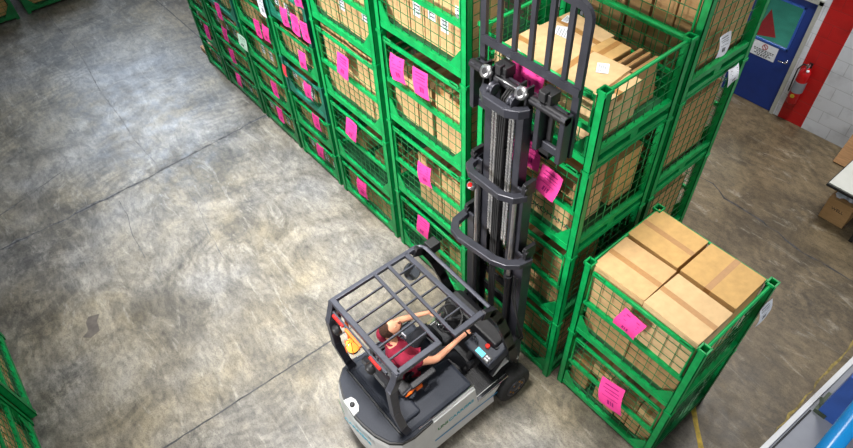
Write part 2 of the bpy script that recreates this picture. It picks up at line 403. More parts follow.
def R(n, h, v=0): return [(1+random.uniform(-.15,.15), h*(1-random.uniform(0,v))) for _ in range(n)]
S = ''
# F1
fill(F1[0], 'bottom cage '+dF1, R(4,.42,.2), row='lower row, ')
fill(F1[0], 'bottom cage '+dF1, [(1,.35),(1.2,0),(1.4,.4)], z0=.58, row='upper row, ')
fill(F1[1], 'second cage '+dF1, R(4,.45,.15), row='lower row, ')
fill(F1[1], 'second cage '+dF1, [(1.2,.36),(1,.25),(.5,0),(1,.38)], z0=.61, row='upper row, ')
c = F1[2]
yk = carton(c, .075+.25, .75, .15, .48, 1.15, .42, 'long brown carton printed YOKOHAMA, low in the corner stack', 'y', mi=0)
carton(c, .34, .72, .572, .44, 1.05, .22, 'flat plain carton lying on the printed long carton', 'y', mi=1)
carton(c, .86, .36, .15, .36, .42, .62, 'upright tan carton at the back of the third cage in the corner stack', 'x', mi=4)
carton(c, .86, .86, .15, .36, .5, .4, 'squat brown carton behind the printed long carton', 'x', mi=1)
# open cage: flat cartons
c = F1[3]
carton(c, .37, .38, .15, .54, .54, .42, 'wide tan carton at the near front of the open cage', 'y', mi=2)
carton(c, .37, .97, .15, .54, .60, .42, 'wide tan carton behind the backrest bars in the open cage', 'y', mi=2)
carton(c, .36, .62, .572, .54, .80, .03, 'flat folded carton sheet spread on top of the open cage load', 'x', mi=2, yaw=.08)
carton(c, .86, .98, .15, .36, .5, .20, 'low carton at the far back corner of the open cage', 'x', mi=0)
tb = carton(c, .84, .98, .352, .40, .54, .20, 'small raised carton with white papers, topmost in the open cage', 'y', mi=2, yaw=-.08)
carton(c, .82, .60, .15, .30, .26, .40, 'narrow carton standing at the rear rail of the open cage', 'x', mi=4)
for i, yy in enumerate((.14,.22,.30)):
    carton(c, .86, yy+.06, .152, .34, .03, .40, 'flattened carton leaning at the near side of the open cage, %s' % ('outermost','in the middle','innermost')[i], 'x', mi=1, tilt=(-.12,0), group='flattened cartons leaning in the open cage')
def sheet(x, y, z, w, h, yaw, label, m=('paper','ink')):
    b = MB(); b.box(-w/2, w/2, -h/2, h/2, 0, .002)
    for i in range(4): b.box(-w*.38, w*(.35-.12*(i%2)), h*(.3-.17*i)-.0018, h*(.3-.17*i)+.0018, .002, .0026, 1)
    o = b.build('paper_sheet', [M[m[0]], M[m[1]]]); o.location = (x,y,z); o.rotation_euler = (0,0,yaw); return tag(o, label, 'paper')
sheet(4.00, 3.14, 4.1145, .20, .15, .5, 'white packing slip lying on the raised carton in the open cage')
sheet(4.20, 3.26, 4.1145, .12, .07, .2, 'small white slip at the far edge of the raised carton')
sheet(3.42, 3.18, 4.133, .15, .12, -.3, 'white slip on the flat cartons behind the left backrest bar')
sheet(3.77, 2.50, 4.166, .14, .10, .6, 'white label on the flat carton sheet near the cage corner')
# F2
fill(F2[0], 'bottom cage '+dF2, [(1.6,0),(.5,.3),(.5,0),(.5,.62),(.45,.68)], row=S)
fill(F2[1], 'second cage '+dF2, [(.9,0),(.55,.78),(.55,.8),(.5,.74),(.6,.8)], row=S, mi=0)
fill(F2[1], 'second cage '+dF2, [(1,.25),(1,.4),(1,0)], x0=.6, depth=.42, row='back row, ')
fill(F2[2], 'third cage '+dF2, [(.4,.62),(.5,.68),(.5,.66),(.12,0),(.5,.76),(.5,.72)], row=S, mi=0)
fill(F2[2], 'third cage '+dF2, [(1,.5),(1,.62),(1,.45)], x0=.6, depth=.42, row='back row, ')
fill(F2[3], 'fourth cage '+dF2, R(6,.98,.03), labs=True, row=S, mi=0)
# F3
fill(F3[0], 'bottom cage '+dF3, R(6,.42,.1), row=S)
fill(F3[1], 'second cage '+dF3, [(1,.16),(.6,0),(.8,.12),(.6,0),(1,.2)], x0=.3, depth=.4, row='')
fill(F3[2], 'third cage '+dF3, R(6,.98,.02), row=S, mi=0)
fill(F3[3], 'fourth cage '+dF3, R(5,.98,.02), labs=True, row=S, mi=0)
# F4..F7
for st, dd, nn in ((F4,dF4,4),(F5,dF5,4),(F6,dF6,4),(F7,dF7,3)):
    for i, c in enumerate(st[:5 if st is F4 else 4]):
        fill(c, LV[i]+' '+dd, R(nn,.40,.4), row=S, labs=(i % 2 == 0))
# D
fill(D[0], 'bottom cage '+dD, R(3,.8,.1), depth=.85, row=S)
fill(D[1], 'second cage '+dD, R(4,.82,.1), depth=.85, row=S)
fill(D[2], 'third cage '+dD, R(4,.85,.1), depth=.88, row=S, mi=1)
fill(D[3], 'fourth cage '+dD, [(1,.9),(1,.86),(.15,0),(1,.9),(.1,0),(1,.84),(1,.9)], depth=.55, row='front row, ', mi=1)
fill(D[3], 'fourth cage '+dD, R(3,.92,.05), depth=.36, x0=.64, row='back row, ', mi=0)
# P
c = P[0]
fill(c, 'lower cage of the near pile', [(.9,.48),(.35,0),(.55,.42),(.55,.42),(.55,.42),(.55,.42),(.5,.42)], row='lower row, ', mi=1)
fill(c, 'lower cage of the near pile', [(.8,0),(.8,.22),(.6,.22),(.6,.25),(.7,.2)], z0=.58, depth=.42, row='upper row, ')
c = P[1]
fill(c, 'upper cage of the near pile', [(1,.46),(1.02,.46)], depth=.5, row='lower row, ', mi=1)
four = [(.31,.98,'big sealed carton at the left of the four topping the near pile','y',0,.02,2),(.87,1.0,'big sealed carton at the back of the four topping the near pile','y',4,-.01,2),
        (.30,.38,'big sealed carton at the front of the four topping the near pile','y',2,-.02,2),(.87,.385,'big sealed carton at the right of the four topping the near pile','x',4,.0,2)]
for cx, cy, lb, al, mi, yw, _ in four:
    carton(c, cx-.005 if cx < .5 else cx-.02, cy+.005, .625, .50, .585, .575+(.0 if cx > .5 else 0), lb, al, mi=mi, yaw=yw, group='four big cartons on the near pile')
for cx, cy, q in ((.85,.98,'back'),(.85,.40,'right')):
    carton(c, cx, cy, .15, .5, .56, .46, 'lower sealed carton under the %s big carton of the near pile' % q, 'x', mi=1)
# bottom left, top left
for st, q in ((BL,'farther lower left stack'),(BM,'lower left corner stack')):
    for i, c in enumerate(st): fill(c, LV[i]+', '+q, R(4,.78,.25), row=S, mi=0)
fill(TA[0], 'cage at the top left corner', R(4,.85,.05), row=S, mi=4)
fill(TB[0], 'cage at the top left, right of the gap', R(4,.85,.05), row=S, mi=4)

# text
def text_mesh(body, size, m, depth=.0012, bold=0):
    cu = bpy.data.curves.new('lettering', 'FONT'); cu.body = body; cu.size = size; cu.extrude = depth; cu.offset = bold
    cu.align_x = 'CENTER'; cu.align_y = 'CENTER'
    o = bpy.data.objects.new('lettering_tmp', cu); C.objects.link(o)
    bpy.context.view_layer.update()
    me = bpy.data.meshes.new_from_object(o.evaluated_get(bpy.context.evaluated_depsgraph_get()))
    bpy.data.objects.remove(o); bpy.data.curves.remove(cu); me.materials.clear(); me.materials.append(m); return me
FACE_NX = Matrix(((0,0,-1),(-1,0,0),(0,1,0))).to_4x4()    # text reads on a face looking along -x
def put_text(body, size, m, parent, mtx, name='lettering', bold=0):
    me = text_mesh(body, size, m, bold=bold); me.transform(mtx); return link(name, me, parent)
put_text('YOKOHAMA', .105, M['ink'], yk, Matrix.Translation((-.2415,-.30,.10)) @ FACE_NX)
# carton marks on the lower near-pile cartons
# ---- pink tags (y, z on the face of each stack)
XT = XF-.022
spec = [
 (5.88,2.75,'on the full cage, second stack left of the mast'),(5.94,1.68,'on the nearly empty cage, second stack left of mast'),(5.94,.54,'on the bottom cage, second stack left of the mast'),
 (4.70,3.31,'left one of the pair beside the mast'),(4.31,3.33,'right one of the pair beside the mast'),(4.34,1.98,'on the second cage up, just left of the mast'),(4.44,.92,'on the bottom cage, nearest the overhead guard'),
 (6.75,3.34,'topmost of the third stack left of the mast'),(7.28,2.84,'leftmost of three in the third stack'),(7.00,2.84,'middle of three in the third stack'),(6.78,2.84,'rightmost of three in the third stack'),
 (7.02,2.28,'below the three in the third stack'),(7.06,1.73,'third from the floor, third stack left of the mast'),(7.03,1.17,'second from the floor, third stack left of the mast'),(7.11,.50,'on the bottom cage, third stack left of the mast'),
 (8.36,2.20,'left one of a pair, fourth stack left of the mast'),(8.06,2.23,'right one of a pair, fourth stack left of the mast'),(8.36,1.07,'second from the floor, fourth stack left of the mast'),(8.42,.50,'on the bottom cage, fourth stack left of the mast'),(8.5,2.8,'topmost in the fourth stack left of the mast'),
 (9.89,1.86,'topmost in the fifth stack left of the mast'),(9.91,1.40,'third from the floor, fifth stack left of the mast'),(9.92,.96,'second from the floor, fifth stack left of the mast'),(9.98,.40,'on the bottom cage, fifth stack left of the mast'),(10.90,1.01,'on the end stack farthest up the aisle'),
 (2.46,3.20,'on the corner stack, right of the mast'),(2.97,3.28,'on the corner stack, glimpsed through the mast'),(2.74,3.42,'on the corner stack, just right of the mast rail'),
]
for i, (y, z, w_) in enumerate(spec):
    k = y < 6.6
    paper_tag(XT, y, z, 'bright pink paper tag '+w_, w=.25 if k else .20, h=.30 if k else .27, curl=.05 if k else .03, tilt=random.uniform(-.15,.1))
paper_tag(XT, 2.84, 4.17, 'large pink paper sheet on the open cage behind the backrest', w=.36, h=.30, curl=.01)
paper_tag(3.335, 1.33, 2.13, 'curling pink paper tag on the upper cage of the near pile', w=.25, h=.22, curl=.10, tilt=.12)
paper_tag(3.335, 1.30, .82, 'long curling pink paper tag on the lower cage of the near pile', w=.30, h=.30, curl=.16, tilt=-.3)
paper_tag(XT, 7.74, 1.75, 'small red paper tag on the fourth stack left of the mast', w=.10, h=.18, kind='red')
paper_tag(XT, 7.98, 2.74, 'white paper tag high in the fourth stack left of the mast', w=.18, h=.34, kind='white')
paper_tag(XT-.03, 9.10, 1.62, 'pale green paper card hung where two stacks meet', w=.30, h=.22, kind='green', curl=.02)
paper_tag(4.86, 2.085, 4.10, 'white paper sheet hanging askew on the rear stack side', w=.17, h=.20, kind='white', yaw=PI/2, tilt=0)
paper_tag(5.27, 2.085, 3.60, 'creased white paper tag under a rail near the blue door', w=.17, h=.17, kind='white', yaw=PI/2, curl=.06)
paper_tag(4.66, 2.085, 1.75, 'pale paper tag low on the rear stack side', w=.20, h=.26, kind='white', yaw=PI/2)
paper_tag(4.40, .635, 2.05, 'printed white tag on the right side of the near pile', w=.22, h=.24, kind='white', yaw=PI/2, curl=.05)
# ------------------------------------------------------------ forklift (faces +x)
FO = (2.0, 2.85, 0)
fk = empty('forklift', FO); tag(fk, 'light grey electric forklift with raised black mast and barred overhead guard in the aisle', 'forklift')
def part(b, name, m, parent=fk, bevel=0): return b.build(name, m, parent, FO, bevel) if parent is fk else b.build(name, m, parent, FO, bevel)
def sm(o):
    for p in o.data.polygons: p.use_smooth = True
    return o
# counterweight: lofted rings
ring = [(1.60,3.42),(1.36,3.44),(1.22,3.42),(1.10,3.32),(1.03,3.15),(1.00,2.98),(.99,2.85),(1.00,2.72),(1.03,2.55),(1.10,2.38),(1.20,2.29),(1.34,2.26),(1.60,2.27)]
def loft(levels, mi=0):
    b = MB(); n = len(ring); vs = []
    for z, out in levels:
        for x, y in ring: vs.append((1.60+(x-1.60)*(1+out*.9), 2.85+(y-2.85)*(1+out*.35), z))
    fs = [(i*n+k, i*n+(k+1), (i+1)*n+(k+1), (i+1)*n+k) for i in range(len(levels)-1) for k in range(n-1)]
    L = len(levels)-1; fs += [tuple(range(n))[::-1], tuple(range(L*n, L*n+n))]; fs += [(i*n+n-1, i*n, (i+1)*n, (i+1)*n+n-1) for i in range(L)]
    b.add(vs, fs, mi); return b
cw = part(loft([(.20,-.06),(.26,.04),(.55,.10),(.80,.04),(.885,.0)]), 'counterweight', M['body'], bevel=.012)
put_text('UNI', .10, M['greentext'], cw, Matrix.Translation((0.965-FO[0],3.10-FO[1],.775)) @ Matrix.Rotation(-.22,4,'Z') @ FACE_NX, bold=.002)
put_text('CARRIERS', .10, M['tealtext'], cw, Matrix.Translation((.945-FO[0],2.76-FO[1],.775)) @ Matrix.Rotation(.10,4,'Z') @ FACE_NX, bold=.002)
b = loft([(.885,-.035),(.91,-.035)]); dk = part(b, 'rear_deck', M['hood'], bevel=.004)
b = loft([(.86,.012),(.90,.005)]); part(b, 'deck_edge_seal', M['black'])
b = MB(); b.prism([(.985,2.86),(1.0,3.08),(1.09,3.06),(1.11,3.0),(1.10,2.93),(1.06,2.87)], .88, .925); nt = part(b, 'filler_recess', M['body'], bevel=.006)
b = MB(); b.lathe([(.028,0),(.028,.02),(.012,.024)], (1.045,2.97,.925)); part(b, 'lock_cap', M['black'], nt)
# hood
b = MB(); b.box(1.25, 2.20, 2.30, 3.40, .50, .935); hd = part(b, 'battery_hood', M['hood'], bevel=.05)
b = MB(); b.box(1.235, 1.25, 2.34, 3.36, .88, .94); part(b, 'hood_seam', M['black'], hd)
b = MB(); b.box(1.30, 1.56, 2.42, 3.28, .93, .985); part(b, 'rear_hood_ridge', M['hood'], hd, bevel=.03)
for y0, y1, nm in ((2.283,2.298,0),(3.402,3.417,0)):
    b = MB(); b.box(1.42, 2.20, y0, y1, .875, .925); part(b, 'hood_trim_strip', M['chrome'], hd, bevel=.005)
# side panels
for s, y0, y1 in ((-1,2.262,2.31),(1,3.39,3.438)):
    b = MB(); b.prism([(1.52,.16),(2.52,.12),(2.50,.30),(2.60,.44),(2.60,.52),(2.24,.52),(2.20,.86),(1.52,.86)], y0, y1, axis='y')
    sp = part(b, 'side_panel', M['body'], bevel=.008)
    yy = y0-.002 if s < 0 else y1+.002
    b = MB(); b.prism([(1.53,.385),(2.58,.30),(2.585,.325),(1.53,.415)], min(yy,yy+.002*s), max(yy,yy+.002*s), axis='y'); part(b, 'blue_stripe', M['blue'], sp)
    if s < 0:
        mt = Matrix.Translation((0,0,0)) @ Matrix.Rotation(PI/2,4,'X')
        put_text('UNI', .085, M['greentext'], sp, Matrix.Translation((1.72-FO[0],yy-FO[1],.62)) @ mt, bold=.002)
        put_text('CARRIERS', .085, M['tealtext'], sp, Matrix.Translation((1.99-FO[0],yy-FO[1],.62)) @ mt, bold=.002)
    b = MB(); b.box(2.24, 2.72, y0-.012 if s < 0 else y0+.012, y1-.012 if s < 0 else y1+.012, .49, .53); part(b, 'step_edge', M['chrome'], bevel=.006)
# floor pan with ribs
b = MB(); b.box(2.16, 2.92, 2.31, 3.39, .40, .485)
for i in range(15): b.box(2.24+i*.032, 2.254+i*.032, 2.36, 3.34, .485, .492)
part(b, 'floor_plate', M['black'])
b = MB(); b.box(1.3, 2.9, 2.5, 3.2, .16, .42); part(b, 'chassis', M['dsteel'], bevel=.01)
# front fenders
for s in (-1,1):
    yc = 2.85+s*.55; b = MB()
    prof = [(2.58,.50),(2.62,.56),(2.72,.60),(2.86,.60),(2.98,.55),(3.03,.44),(3.0,.42),(2.94,.53),(2.84,.56),(2.72,.56),(2.62,.50)]
    b.prism(prof, yc-s*.12-.05, yc-s*.12+.05, axis='y')
    part(b, 'front_fender', M['body'], bevel=.008)
# wheels
def wheel(x, y, r, w, s, big=True):
    b = MB(); q = r
    b.lathe([(q*.55,-w/2),(q*.93,-w/2),(q,-w/2+.02),(q,w/2-.02),(q*.93,w/2),(q*.55,w/2)], (x,y,r), (0,1,0), 36)
    wh = part(b, 'wheel', M['rubber'])
    b = MB(); b.lathe([(q*.58,w/2),(q*.56,w/2+.012),(q*.50,w/2+.014),(q*.46,w/2+.002),(q*.3,w/2+.002),(q*.22,w/2+.018),(q*.02,w/2+.020)], (x,y,r), (0,s,0), 24); part(b, 'rim', M['steel'], wh)
    b = MB()
    for k in range(6): a = k*PI/3; b.lathe([(.014,w/2),(.014,w/2+.016)], (x+q*.38*math.cos(a), y, r+q*.38*math.sin(a)), (0,s,0), 6)
    part(b, 'wheel_nuts', M['copper'], wh)
wheel(2.80, 2.27, .25, .17, -1); wheel(2.80, 3.43, .25, .17, 1); wheel(1.36, 2.42, .20, .15, -1); wheel(1.36, 3.28, .20, .15, 1)
# cowl and dash
b = MB(); b.prism([(2.56,.49),(2.90,.49),(2.90,1.02),(2.80,1.10),(2.64,1.10)], 2.42, 3.28, axis='y'); cwl = part(b, 'front_cowl', M['black'], bevel=.02)
b = MB(); b.prism([(2.44,.96),(2.80,1.06),(2.84,1.02),(2.80,.88),(2.50,.80)], 2.33, 2.74, axis='y'); ds = part(b, 'dashboard', M['hood'], bevel=.02)
Rd = lambda x: .96+(x-2.44)*.278
b = MB(); b.prism([(2.455,Rd(2.455)+.003),(2.545,Rd(2.545)+.003),(2.545,Rd(2.545)+.014),(2.455,Rd(2.455)+.014)], 2.36, 2.58, axis='y'); part(b, 'display_bezel', M['black'], ds)
b = MB(); b.prism([(2.47,Rd(2.47)+.014),(2.53,Rd(2.53)+.014),(2.53,Rd(2.53)+.018),(2.47,Rd(2.47)+.018)], 2.45, 2.57, axis='y'); part(b, 'display', M['screen'], ds)
b = MB()
for i in range(2):
    for j in range(2): b.box(2.475+i*.03, 2.495+i*.03, 2.375+j*.032, 2.398+j*.032, Rd(2.48+i*.03)+.012, Rd(2.5+i*.03)+.016)
part(b, 'keypad', M['paper'], ds)
b = MB(); b.lathe([(.024,0),(.028,.015),(.028,.03),(.018,.036)], (2.60,2.50,Rd(2.60))); part(b, 'emergency_button', M['redbtn'], ds)
b = MB(); b.lathe([(.026,0),(.026,.01),(.02,.016)], (2.66,2.42,Rd(2.66))); part(b, 'key_switch', M['black'], ds)
for i in range(4):
    b = MB(); y = 2.62+i*.04; b.tube([(2.56,y,Rd(2.56)),(2.54,y,1.10),(2.52,y,1.16)], .006, 8); b.lathe([(.008,0),(.014,.008),(.014,.022),(.006,.03)], (2.52,y,1.15)); part(b, 'lever', M['black'], ds)
b = MB(); b.tube([(2.66,2.93,.98),(2.50,3.02,1.08)], .035, 14); b.lathe([(.06,0),(.07,.05),(.05,.12)], (2.60,2.96,.94)); st = part(b, 'steering_column', M['black'])
# steering wheel
cS = Vector((2.485,3.03,1.10)); nS = Vector((-.45,.05,.88)).normalized(); u = nS.orthogonal().normalized(); v_ = nS.cross(u)
ci = lambda r, t, o=0: cS+nS*o+(u*math.cos(t)+v_*math.sin(t))*r
b = MB(); b.tube([ci(.165, k*PI/18) for k in range(37)], .013, 10, cap=False)
for k in range(3): b.tube([ci(.03, k*2*PI/3+.5, -.01), ci(.163, k*2*PI/3+.5)], .011, 8)
b.lathe([(.045,-.02),(.045,.01),(.03,.02)], cS, nS); part(b, 'steering_wheel', M['black'])
b = MB(); kp = ci(.135, 2.2, .01); b.lathe([(.012,0),(.012,.02),(.024,.03),(.024,.055),(.01,.062)], kp, nS); part(b, 'steering_knob', M['chrome'])
# pedals
for y in (2.62, 2.74): 
    b = MB(); b.bar((2.52,y,.52),(2.60,y,.62),.07,.015); part(b, 'pedal', M['rubber'])
# seat
SX, SY = 1.70, 2.88
b = MB(); b.box(SX-.22, SX+.26, SY-.24, SY+.24, .985, 1.07); se = part(b, 'seat', M['seatv'], bevel=.03)
b = MB(); b.box(SX-.20, SX+.20, SY-.20, SY+.20, .93, .99); part(b, 'seat_rail', M['dsteel'], se)
b = MB(); b.prism([(SX-.30,1.05),(SX-.20,1.05),(SX-.27,1.42),(SX-.34,1.46),(SX-.39,1.42)], SY-.22, SY+.22, axis='y'); part(b, 'backrest', M['seatv'], se, bevel=.03)
for s in (-1,1):
    b = MB(); b.box(SX-.12, SX+.20, SY+s*.29-.035, SY+s*.29+.035, 1.20, 1.24); b.bar((SX-.1,SY+s*.29,1.21),(SX-.2,SY+s*.25,1.08),.04); part(b, 'armrest', M['seatv'], se, bevel=.012)
b = MB(); b.tube([(SX-.18,SY-.26,1.06),(SX-.14,SY-.30,1.14),(SX-.02,SY-.25,1.12)], .02, 8); b.box(SX-.06, SX+.02, SY-.30, SY-.25, 1.06, 1.12); part(b, 'seat_belt', M['orange'], se)
b = MB(); b.box(SX+.02, SX+.09, SY-.34, SY-.28, 1.0, 1.06); part(b, 'belt_buckle', M['steel'], se, bevel=.006)
# overhead guard
Z = 2.10
gd = MB()
L_, R_, B_, F_ = 3.45, 2.39, 1.335, 2.25
gd.bar((B_,L_,Z),(F_+.15,L_-.02,Z),.05,.05); gd.bar((B_,L_+.02,Z),(B_,R_-.02,Z),.06,.06)
gd.bar((B_,R_,Z),(1.84,R_-.005,Z),.06,.06); gd.bar((1.98,R_-.03,Z),(2.36,R_-.03,Z),.06,.06)
gd.bar((F_,L_-.02,Z),(F_+.02,R_,Z),.055,.05)
gf = part(gd, 'overhead_guard_frame', M['guard'], bevel=.008)
b = MB(); b.tube([(F_+.10,L_,Z),(2.43,L_-.04,Z+.01),(2.46,L_-.10,Z+.01),(2.45,2.36,Z+.01)], .022, 10); part(b, 'front_crossbar', M['guard'], gf)
for x in (1.84, 2.015):
    b = MB(); b.bar((x,L_-.02,Z+.015),(x-.02,R_-.01,Z+.015),.036,.035); part(b, 'guard_beam', M['guard'], gf, bevel=.005)
for (xa, xb, ys) in ((B_,1.84,(3.26,3.08,2.90,2.72,2.55)),(1.84,2.015,(3.10,2.92,)),(2.015,F_,(3.26,3.08,2.90,2.72,2.55)),(1.84,2.015,())):
    for y in ys:
        b = MB(); b.bar((xa,y,Z+.005),(xb,y,Z+.005),.014,.026); part(b, 'guard_bar', M['guard'], gf)
# rear pillars, curved
for y0, y1 in ((L_-.005,3.365),(R_+.01,2.36)):
    b = MB(); pts = [(1.345,y0,Z),(1.315,y0,Z-.10),(1.25,y0-.01*(1 if y0>3 else -1),1.85),(1.235,(y0+y1)/2,1.45),(1.275,y1,1.1),(1.325,y1,.90)]
    for a, c_ in zip(pts, pts[1:]): b.bar(a, c_, .075, .085, upv=(1,0,0))
    for p_ in pts[1:-1]: b.lathe([(.045,-.0375),(.045,.0375)], p_, (0,1,0), 12)
    part(b, 'rear_pillar', M['guard'], gf, bevel=.004)
for y in (2.345, 3.40):
    b = MB(); pts = [(2.34,y,Z),(2.47,y,2.03),(2.58,y,1.78),(2.70,y,1.38),(2.80,y,1.0),(2.88,y,.62)]
    for a, c_ in zip(pts, pts[1:]): b.bar(a, c_, .055, .11, upv=(1,0,0))
    for p_ in pts[1:-1]: b.lathe([(.053,-.0275),(.053,.0275)], p_, (0,1,0), 12)
    part(b, 'front_pillar', M['dsteel'], gf, bevel=.004)
# rear light bar in red and orange, beacon, grab bar
b = MB(); b.box(B_-.06, B_-.035, 2.50, 3.40, 1.98, 2.02); rl = part(b, 'rear_light_bar', M['guard'], gf, bevel=.006)
for y in (3.02,): b = MB(); b.box(B_-.085, B_-.055, y-.13, y+.13, 1.985, 2.02); part(b, 'amber_lens', M['orange'], rl, bevel=.006)
for y in (2.66, 3.28): b = MB(); b.box(B_-.085, B_-.055, y-.09, y+.09, 1.985, 2.02); part(b, 'red_lens', M['redlens'], rl, bevel=.008)
for y in (2.75, 3.33): b = MB(); b.bar((B_-.02,y,Z-.02),(B_-.05,y,1.86),.05,.03); b.lathe([(.06,0),(.06,.05),(.03,.07)], (B_-.06,y,1.80), (-1,0,0)); part(b, 'work_lamp', M['black'], gf)
b = MB(); b.bar((B_-.0,3.23,Z-.02),(B_-.03,3.22,1.62),.035,.02); b.bar((B_-.03,3.23,1.62),(B_-.05,3.12,1.62),.03,.015); b.box(B_-.09,B_-.01,3.09,3.17,1.61,1.63); bk = part(b, 'beacon_bracket', M['orange'], gf)
bc = (B_-.05,3.13,1.63)
b = MB(); b.lathe([(.062,0),(.062,.03),(.056,.035)], bc); part(b, 'beacon_base', M['black'], bk)
b = MB(); b.lathe([(.062,.03),(.066,.09),(.058,.13),(.03,.155)], bc); part(b, 'beacon_lens', M['amber'], bk)
b = MB()
for k in range(6):
    a = k*PI/3; b.tube([(bc[0]+.078*math.cos(a),bc[1]+.078*math.sin(a),bc[2]+.02),(bc[0]+.078*math.cos(a),bc[1]+.078*math.sin(a),bc[2]+.12),(bc[0]+.02*math.cos(a),bc[1]+.02*math.sin(a),bc[2]+.165)], .005, 6)
part(b, 'beacon_cage', M['orange'], bk)
b = MB(); b.tube([(2.30,3.36,Z),(2.28,3.38,1.98),(2.25,3.34,1.93)], .009, 8); b.lathe([(.01,0),(.085,.012),(.1,.02),(.1,.026)], (2.25,3.33,1.90), (-.5,-.1,.8), 24); mr_ = part(b, 'mirror_back', M['black'], gf)
b = MB(); b.lathe([(.094,.0265),(.094,.0285)], (2.25,3.33,1.90), (-.5,-.1,.8), 24); part(b, 'mirror_glass', M['chrome'], mr_)
b = MB(); b.box(2.50, 2.64, 3.32, 3.44, 1.97, 2.10); b.bar((2.50,3.40,2.04),(2.42,3.41,2.09),.03); part(b, 'head_lamp', M['black'], gf, bevel=.012)
# ---------------- mast
def chan(x, y, z0, z1, s, name, w=.115, t=.075):
    b = MB(); k = .014
    b.box(x, x+w, y-k/2, y+k/2, z0, z1)
    b.box(x, x+k*1.4, min(y,y+s*t), max(y,y+s*t), z0, z1); b.box(x+w-k*1.4, x+w, min(y,y+s*t), max(y,y+s*t), z0, z1)
    return part(b, name, M['steel'], bevel=.003)
for s in (-1,1):
    chan(2.955, 2.83+s*.405, .10, 2.42, -s, 'outer_mast_rail', .13, .085)
    chan(2.965, 2.83+s*.310, .22, 3.25, -s, 'middle_mast_rail', .12, .08)
    chan(2.975, 2.83+s*.215, 1.8, 4.06, -s, 'inner_mast_rail', .11, .075)
def ties(pts, z, h, w, name):
    b = MB(); n = len(pts); P = []; Q = []
    for i, p in enumerate(pts):
        a = Vector(pts[max(i-1,0)]); c_ = Vector(pts[min(i+1,n-1)]); d = (c_-a).normalized(); nn = Vector((-d.y, d.x))
        P.append(Vector(p)+nn*w/2); Q.append(Vector(p)-nn*w/2)
    b.prism([tuple(q) for q in P]+[tuple(q) for q in Q[::-1]], z, z+h); return part(b, name, M['steel'], bevel=.008)
ties([(2.98,3.27),(2.80,3.25),(2.71,3.17),(2.69,3.06),(2.74,2.62),(2.79,2.50),(2.88,2.42),(3.02,2.39)], 2.33, .07, .085, 'lower_cross_tie')
ties([(2.97,3.15),(2.87,3.13),(2.82,3.04),(2.82,2.66),(2.87,2.55),(2.98,2.49)], 3.16, .075, .07, 'middle_cross_tie')
ties([(2.99,3.06),(2.93,3.03),(2.89,2.96),(2.89,2.72),(2.94,2.64),(3.02,2.60)], 4.02, .085, .07, 'upper_cross_tie')
for z, y in ((.35,.39),(1.2,.39),(2.0,.39)):
    b = MB(); b.box(3.04, 3.07, 2.83-y, 2.83+y, z, z+.12); part(b, 'outer_mast_crossbar', M['dsteel'])
for z in (1.5, 2.75): b = MB(); b.box(3.05, 3.075, 2.83-.30, 2.83+.30, z, z+.10); part(b, 'middle_mast_crossbar', M['dsteel'])
for z in (3.3, 3.85): b = MB(); b.box(3.06, 3.08, 2.83-.21, 2.83+.21, z, z+.08); part(b, 'inner_mast_crossbar', M['dsteel'])
# cylinders, chains, hoses
for s in (-1,1):
    b = MB(); b.tube([(2.93,2.83+s*.25,.2),(2.93,2.83+s*.25,1.95)], .034, 14); b.tube([(2.93,2.83+s*.25,1.95),(2.93,2.83+s*.25,3.14)], .021, 12)
    b.lathe([(.042,0),(.042,.08)], (2.93,2.83+s*.25,1.90)); part(b, 'lift_cylinder', M['dsteel'])
    b = MB(); b.tube([(2.93,2.83+s*.25,2.0),(2.93,2.83+s*.25,3.12)], .0225, 12, cap=False); part(b, 'cylinder_rod', M['metal'])
b = MB(); b.tube([(3.02,2.83,1.9),(3.02,2.83,3.55)], .045, 16); b.tube([(3.02,2.83,3.55),(3.02,2.83,3.98)], .028, 12); part(b, 'free_lift_cylinder', M['dsteel'])
for i, y in enumerate((2.70,2.735,2.90,2.935)):
    b = MB(); z = 2.35+.05*(i%2)
    while z < 4.02:
        b.box(2.955, 2.97, y-.011, y+.011, z, z+.030); b.lathe([(.0075,-.015),(.0075,.015)], (2.962,y,z+.034), (0,1,0), 8); z += .042
    part(b, 'lift_chain', M['metal'])
for i in range(4):
    y = 2.78+i*.024
    b = MB(); b.tube([(2.94,y,1.0),(2.925,y,2.3),(2.93,y,3.5),(2.945,y,3.95),(2.96,y-.01,4.10),(3.02,y-.02,4.17),(3.08,y-.05,4.12),(3.10,y-.08,4.0)], .0095, 8); part(b, 'hydraulic_hose', M['rubber'])
for y in (2.95, 2.72): b = MB(); b.lathe([(.05,-.028),(.058,-.02),(.035,-.01),(.035,.01),(.058,.02),(.05,.028)], (2.96,y,4.13), (0,1,0), 20); part(b, 'hose_pulley', M['steel'])
for i, (ya, yb, z0) in enumerate(((2.46,2.33,1.75),(2.50,2.30,1.70))):
    b = MB(); b.tube([(2.93,ya,2.05),(2.86,ya-.06,1.8),(2.88,yb,1.35),(2.98,yb+.02,1.02),(3.02,yb+.08,.85)], .010, 8); part(b, 'tilt_hose', M['rubber'])
for s in (-1,1):
    b = MB(); b.tube([(2.55,2.85+s*.47,.60),(2.96,2.83+s*.42,.95)], .035, 12); part(b, 'tilt_cylinder', M['dsteel'])
b = MB(); b.lathe([(.030,0),(.040,.01),(.040,.07),(.028,.075)], (2.90,3.10,2.92), (-.6,0,.8), 20); rc = part(b, 'hose_reel_bracket', M['metal'])
b = MB(); b.lathe([(.026,.076),(.020,.080)], (2.90,3.10,2.92), (-.6,0,.8), 20); part(b, 'red_cap', M['redlens'], rc)
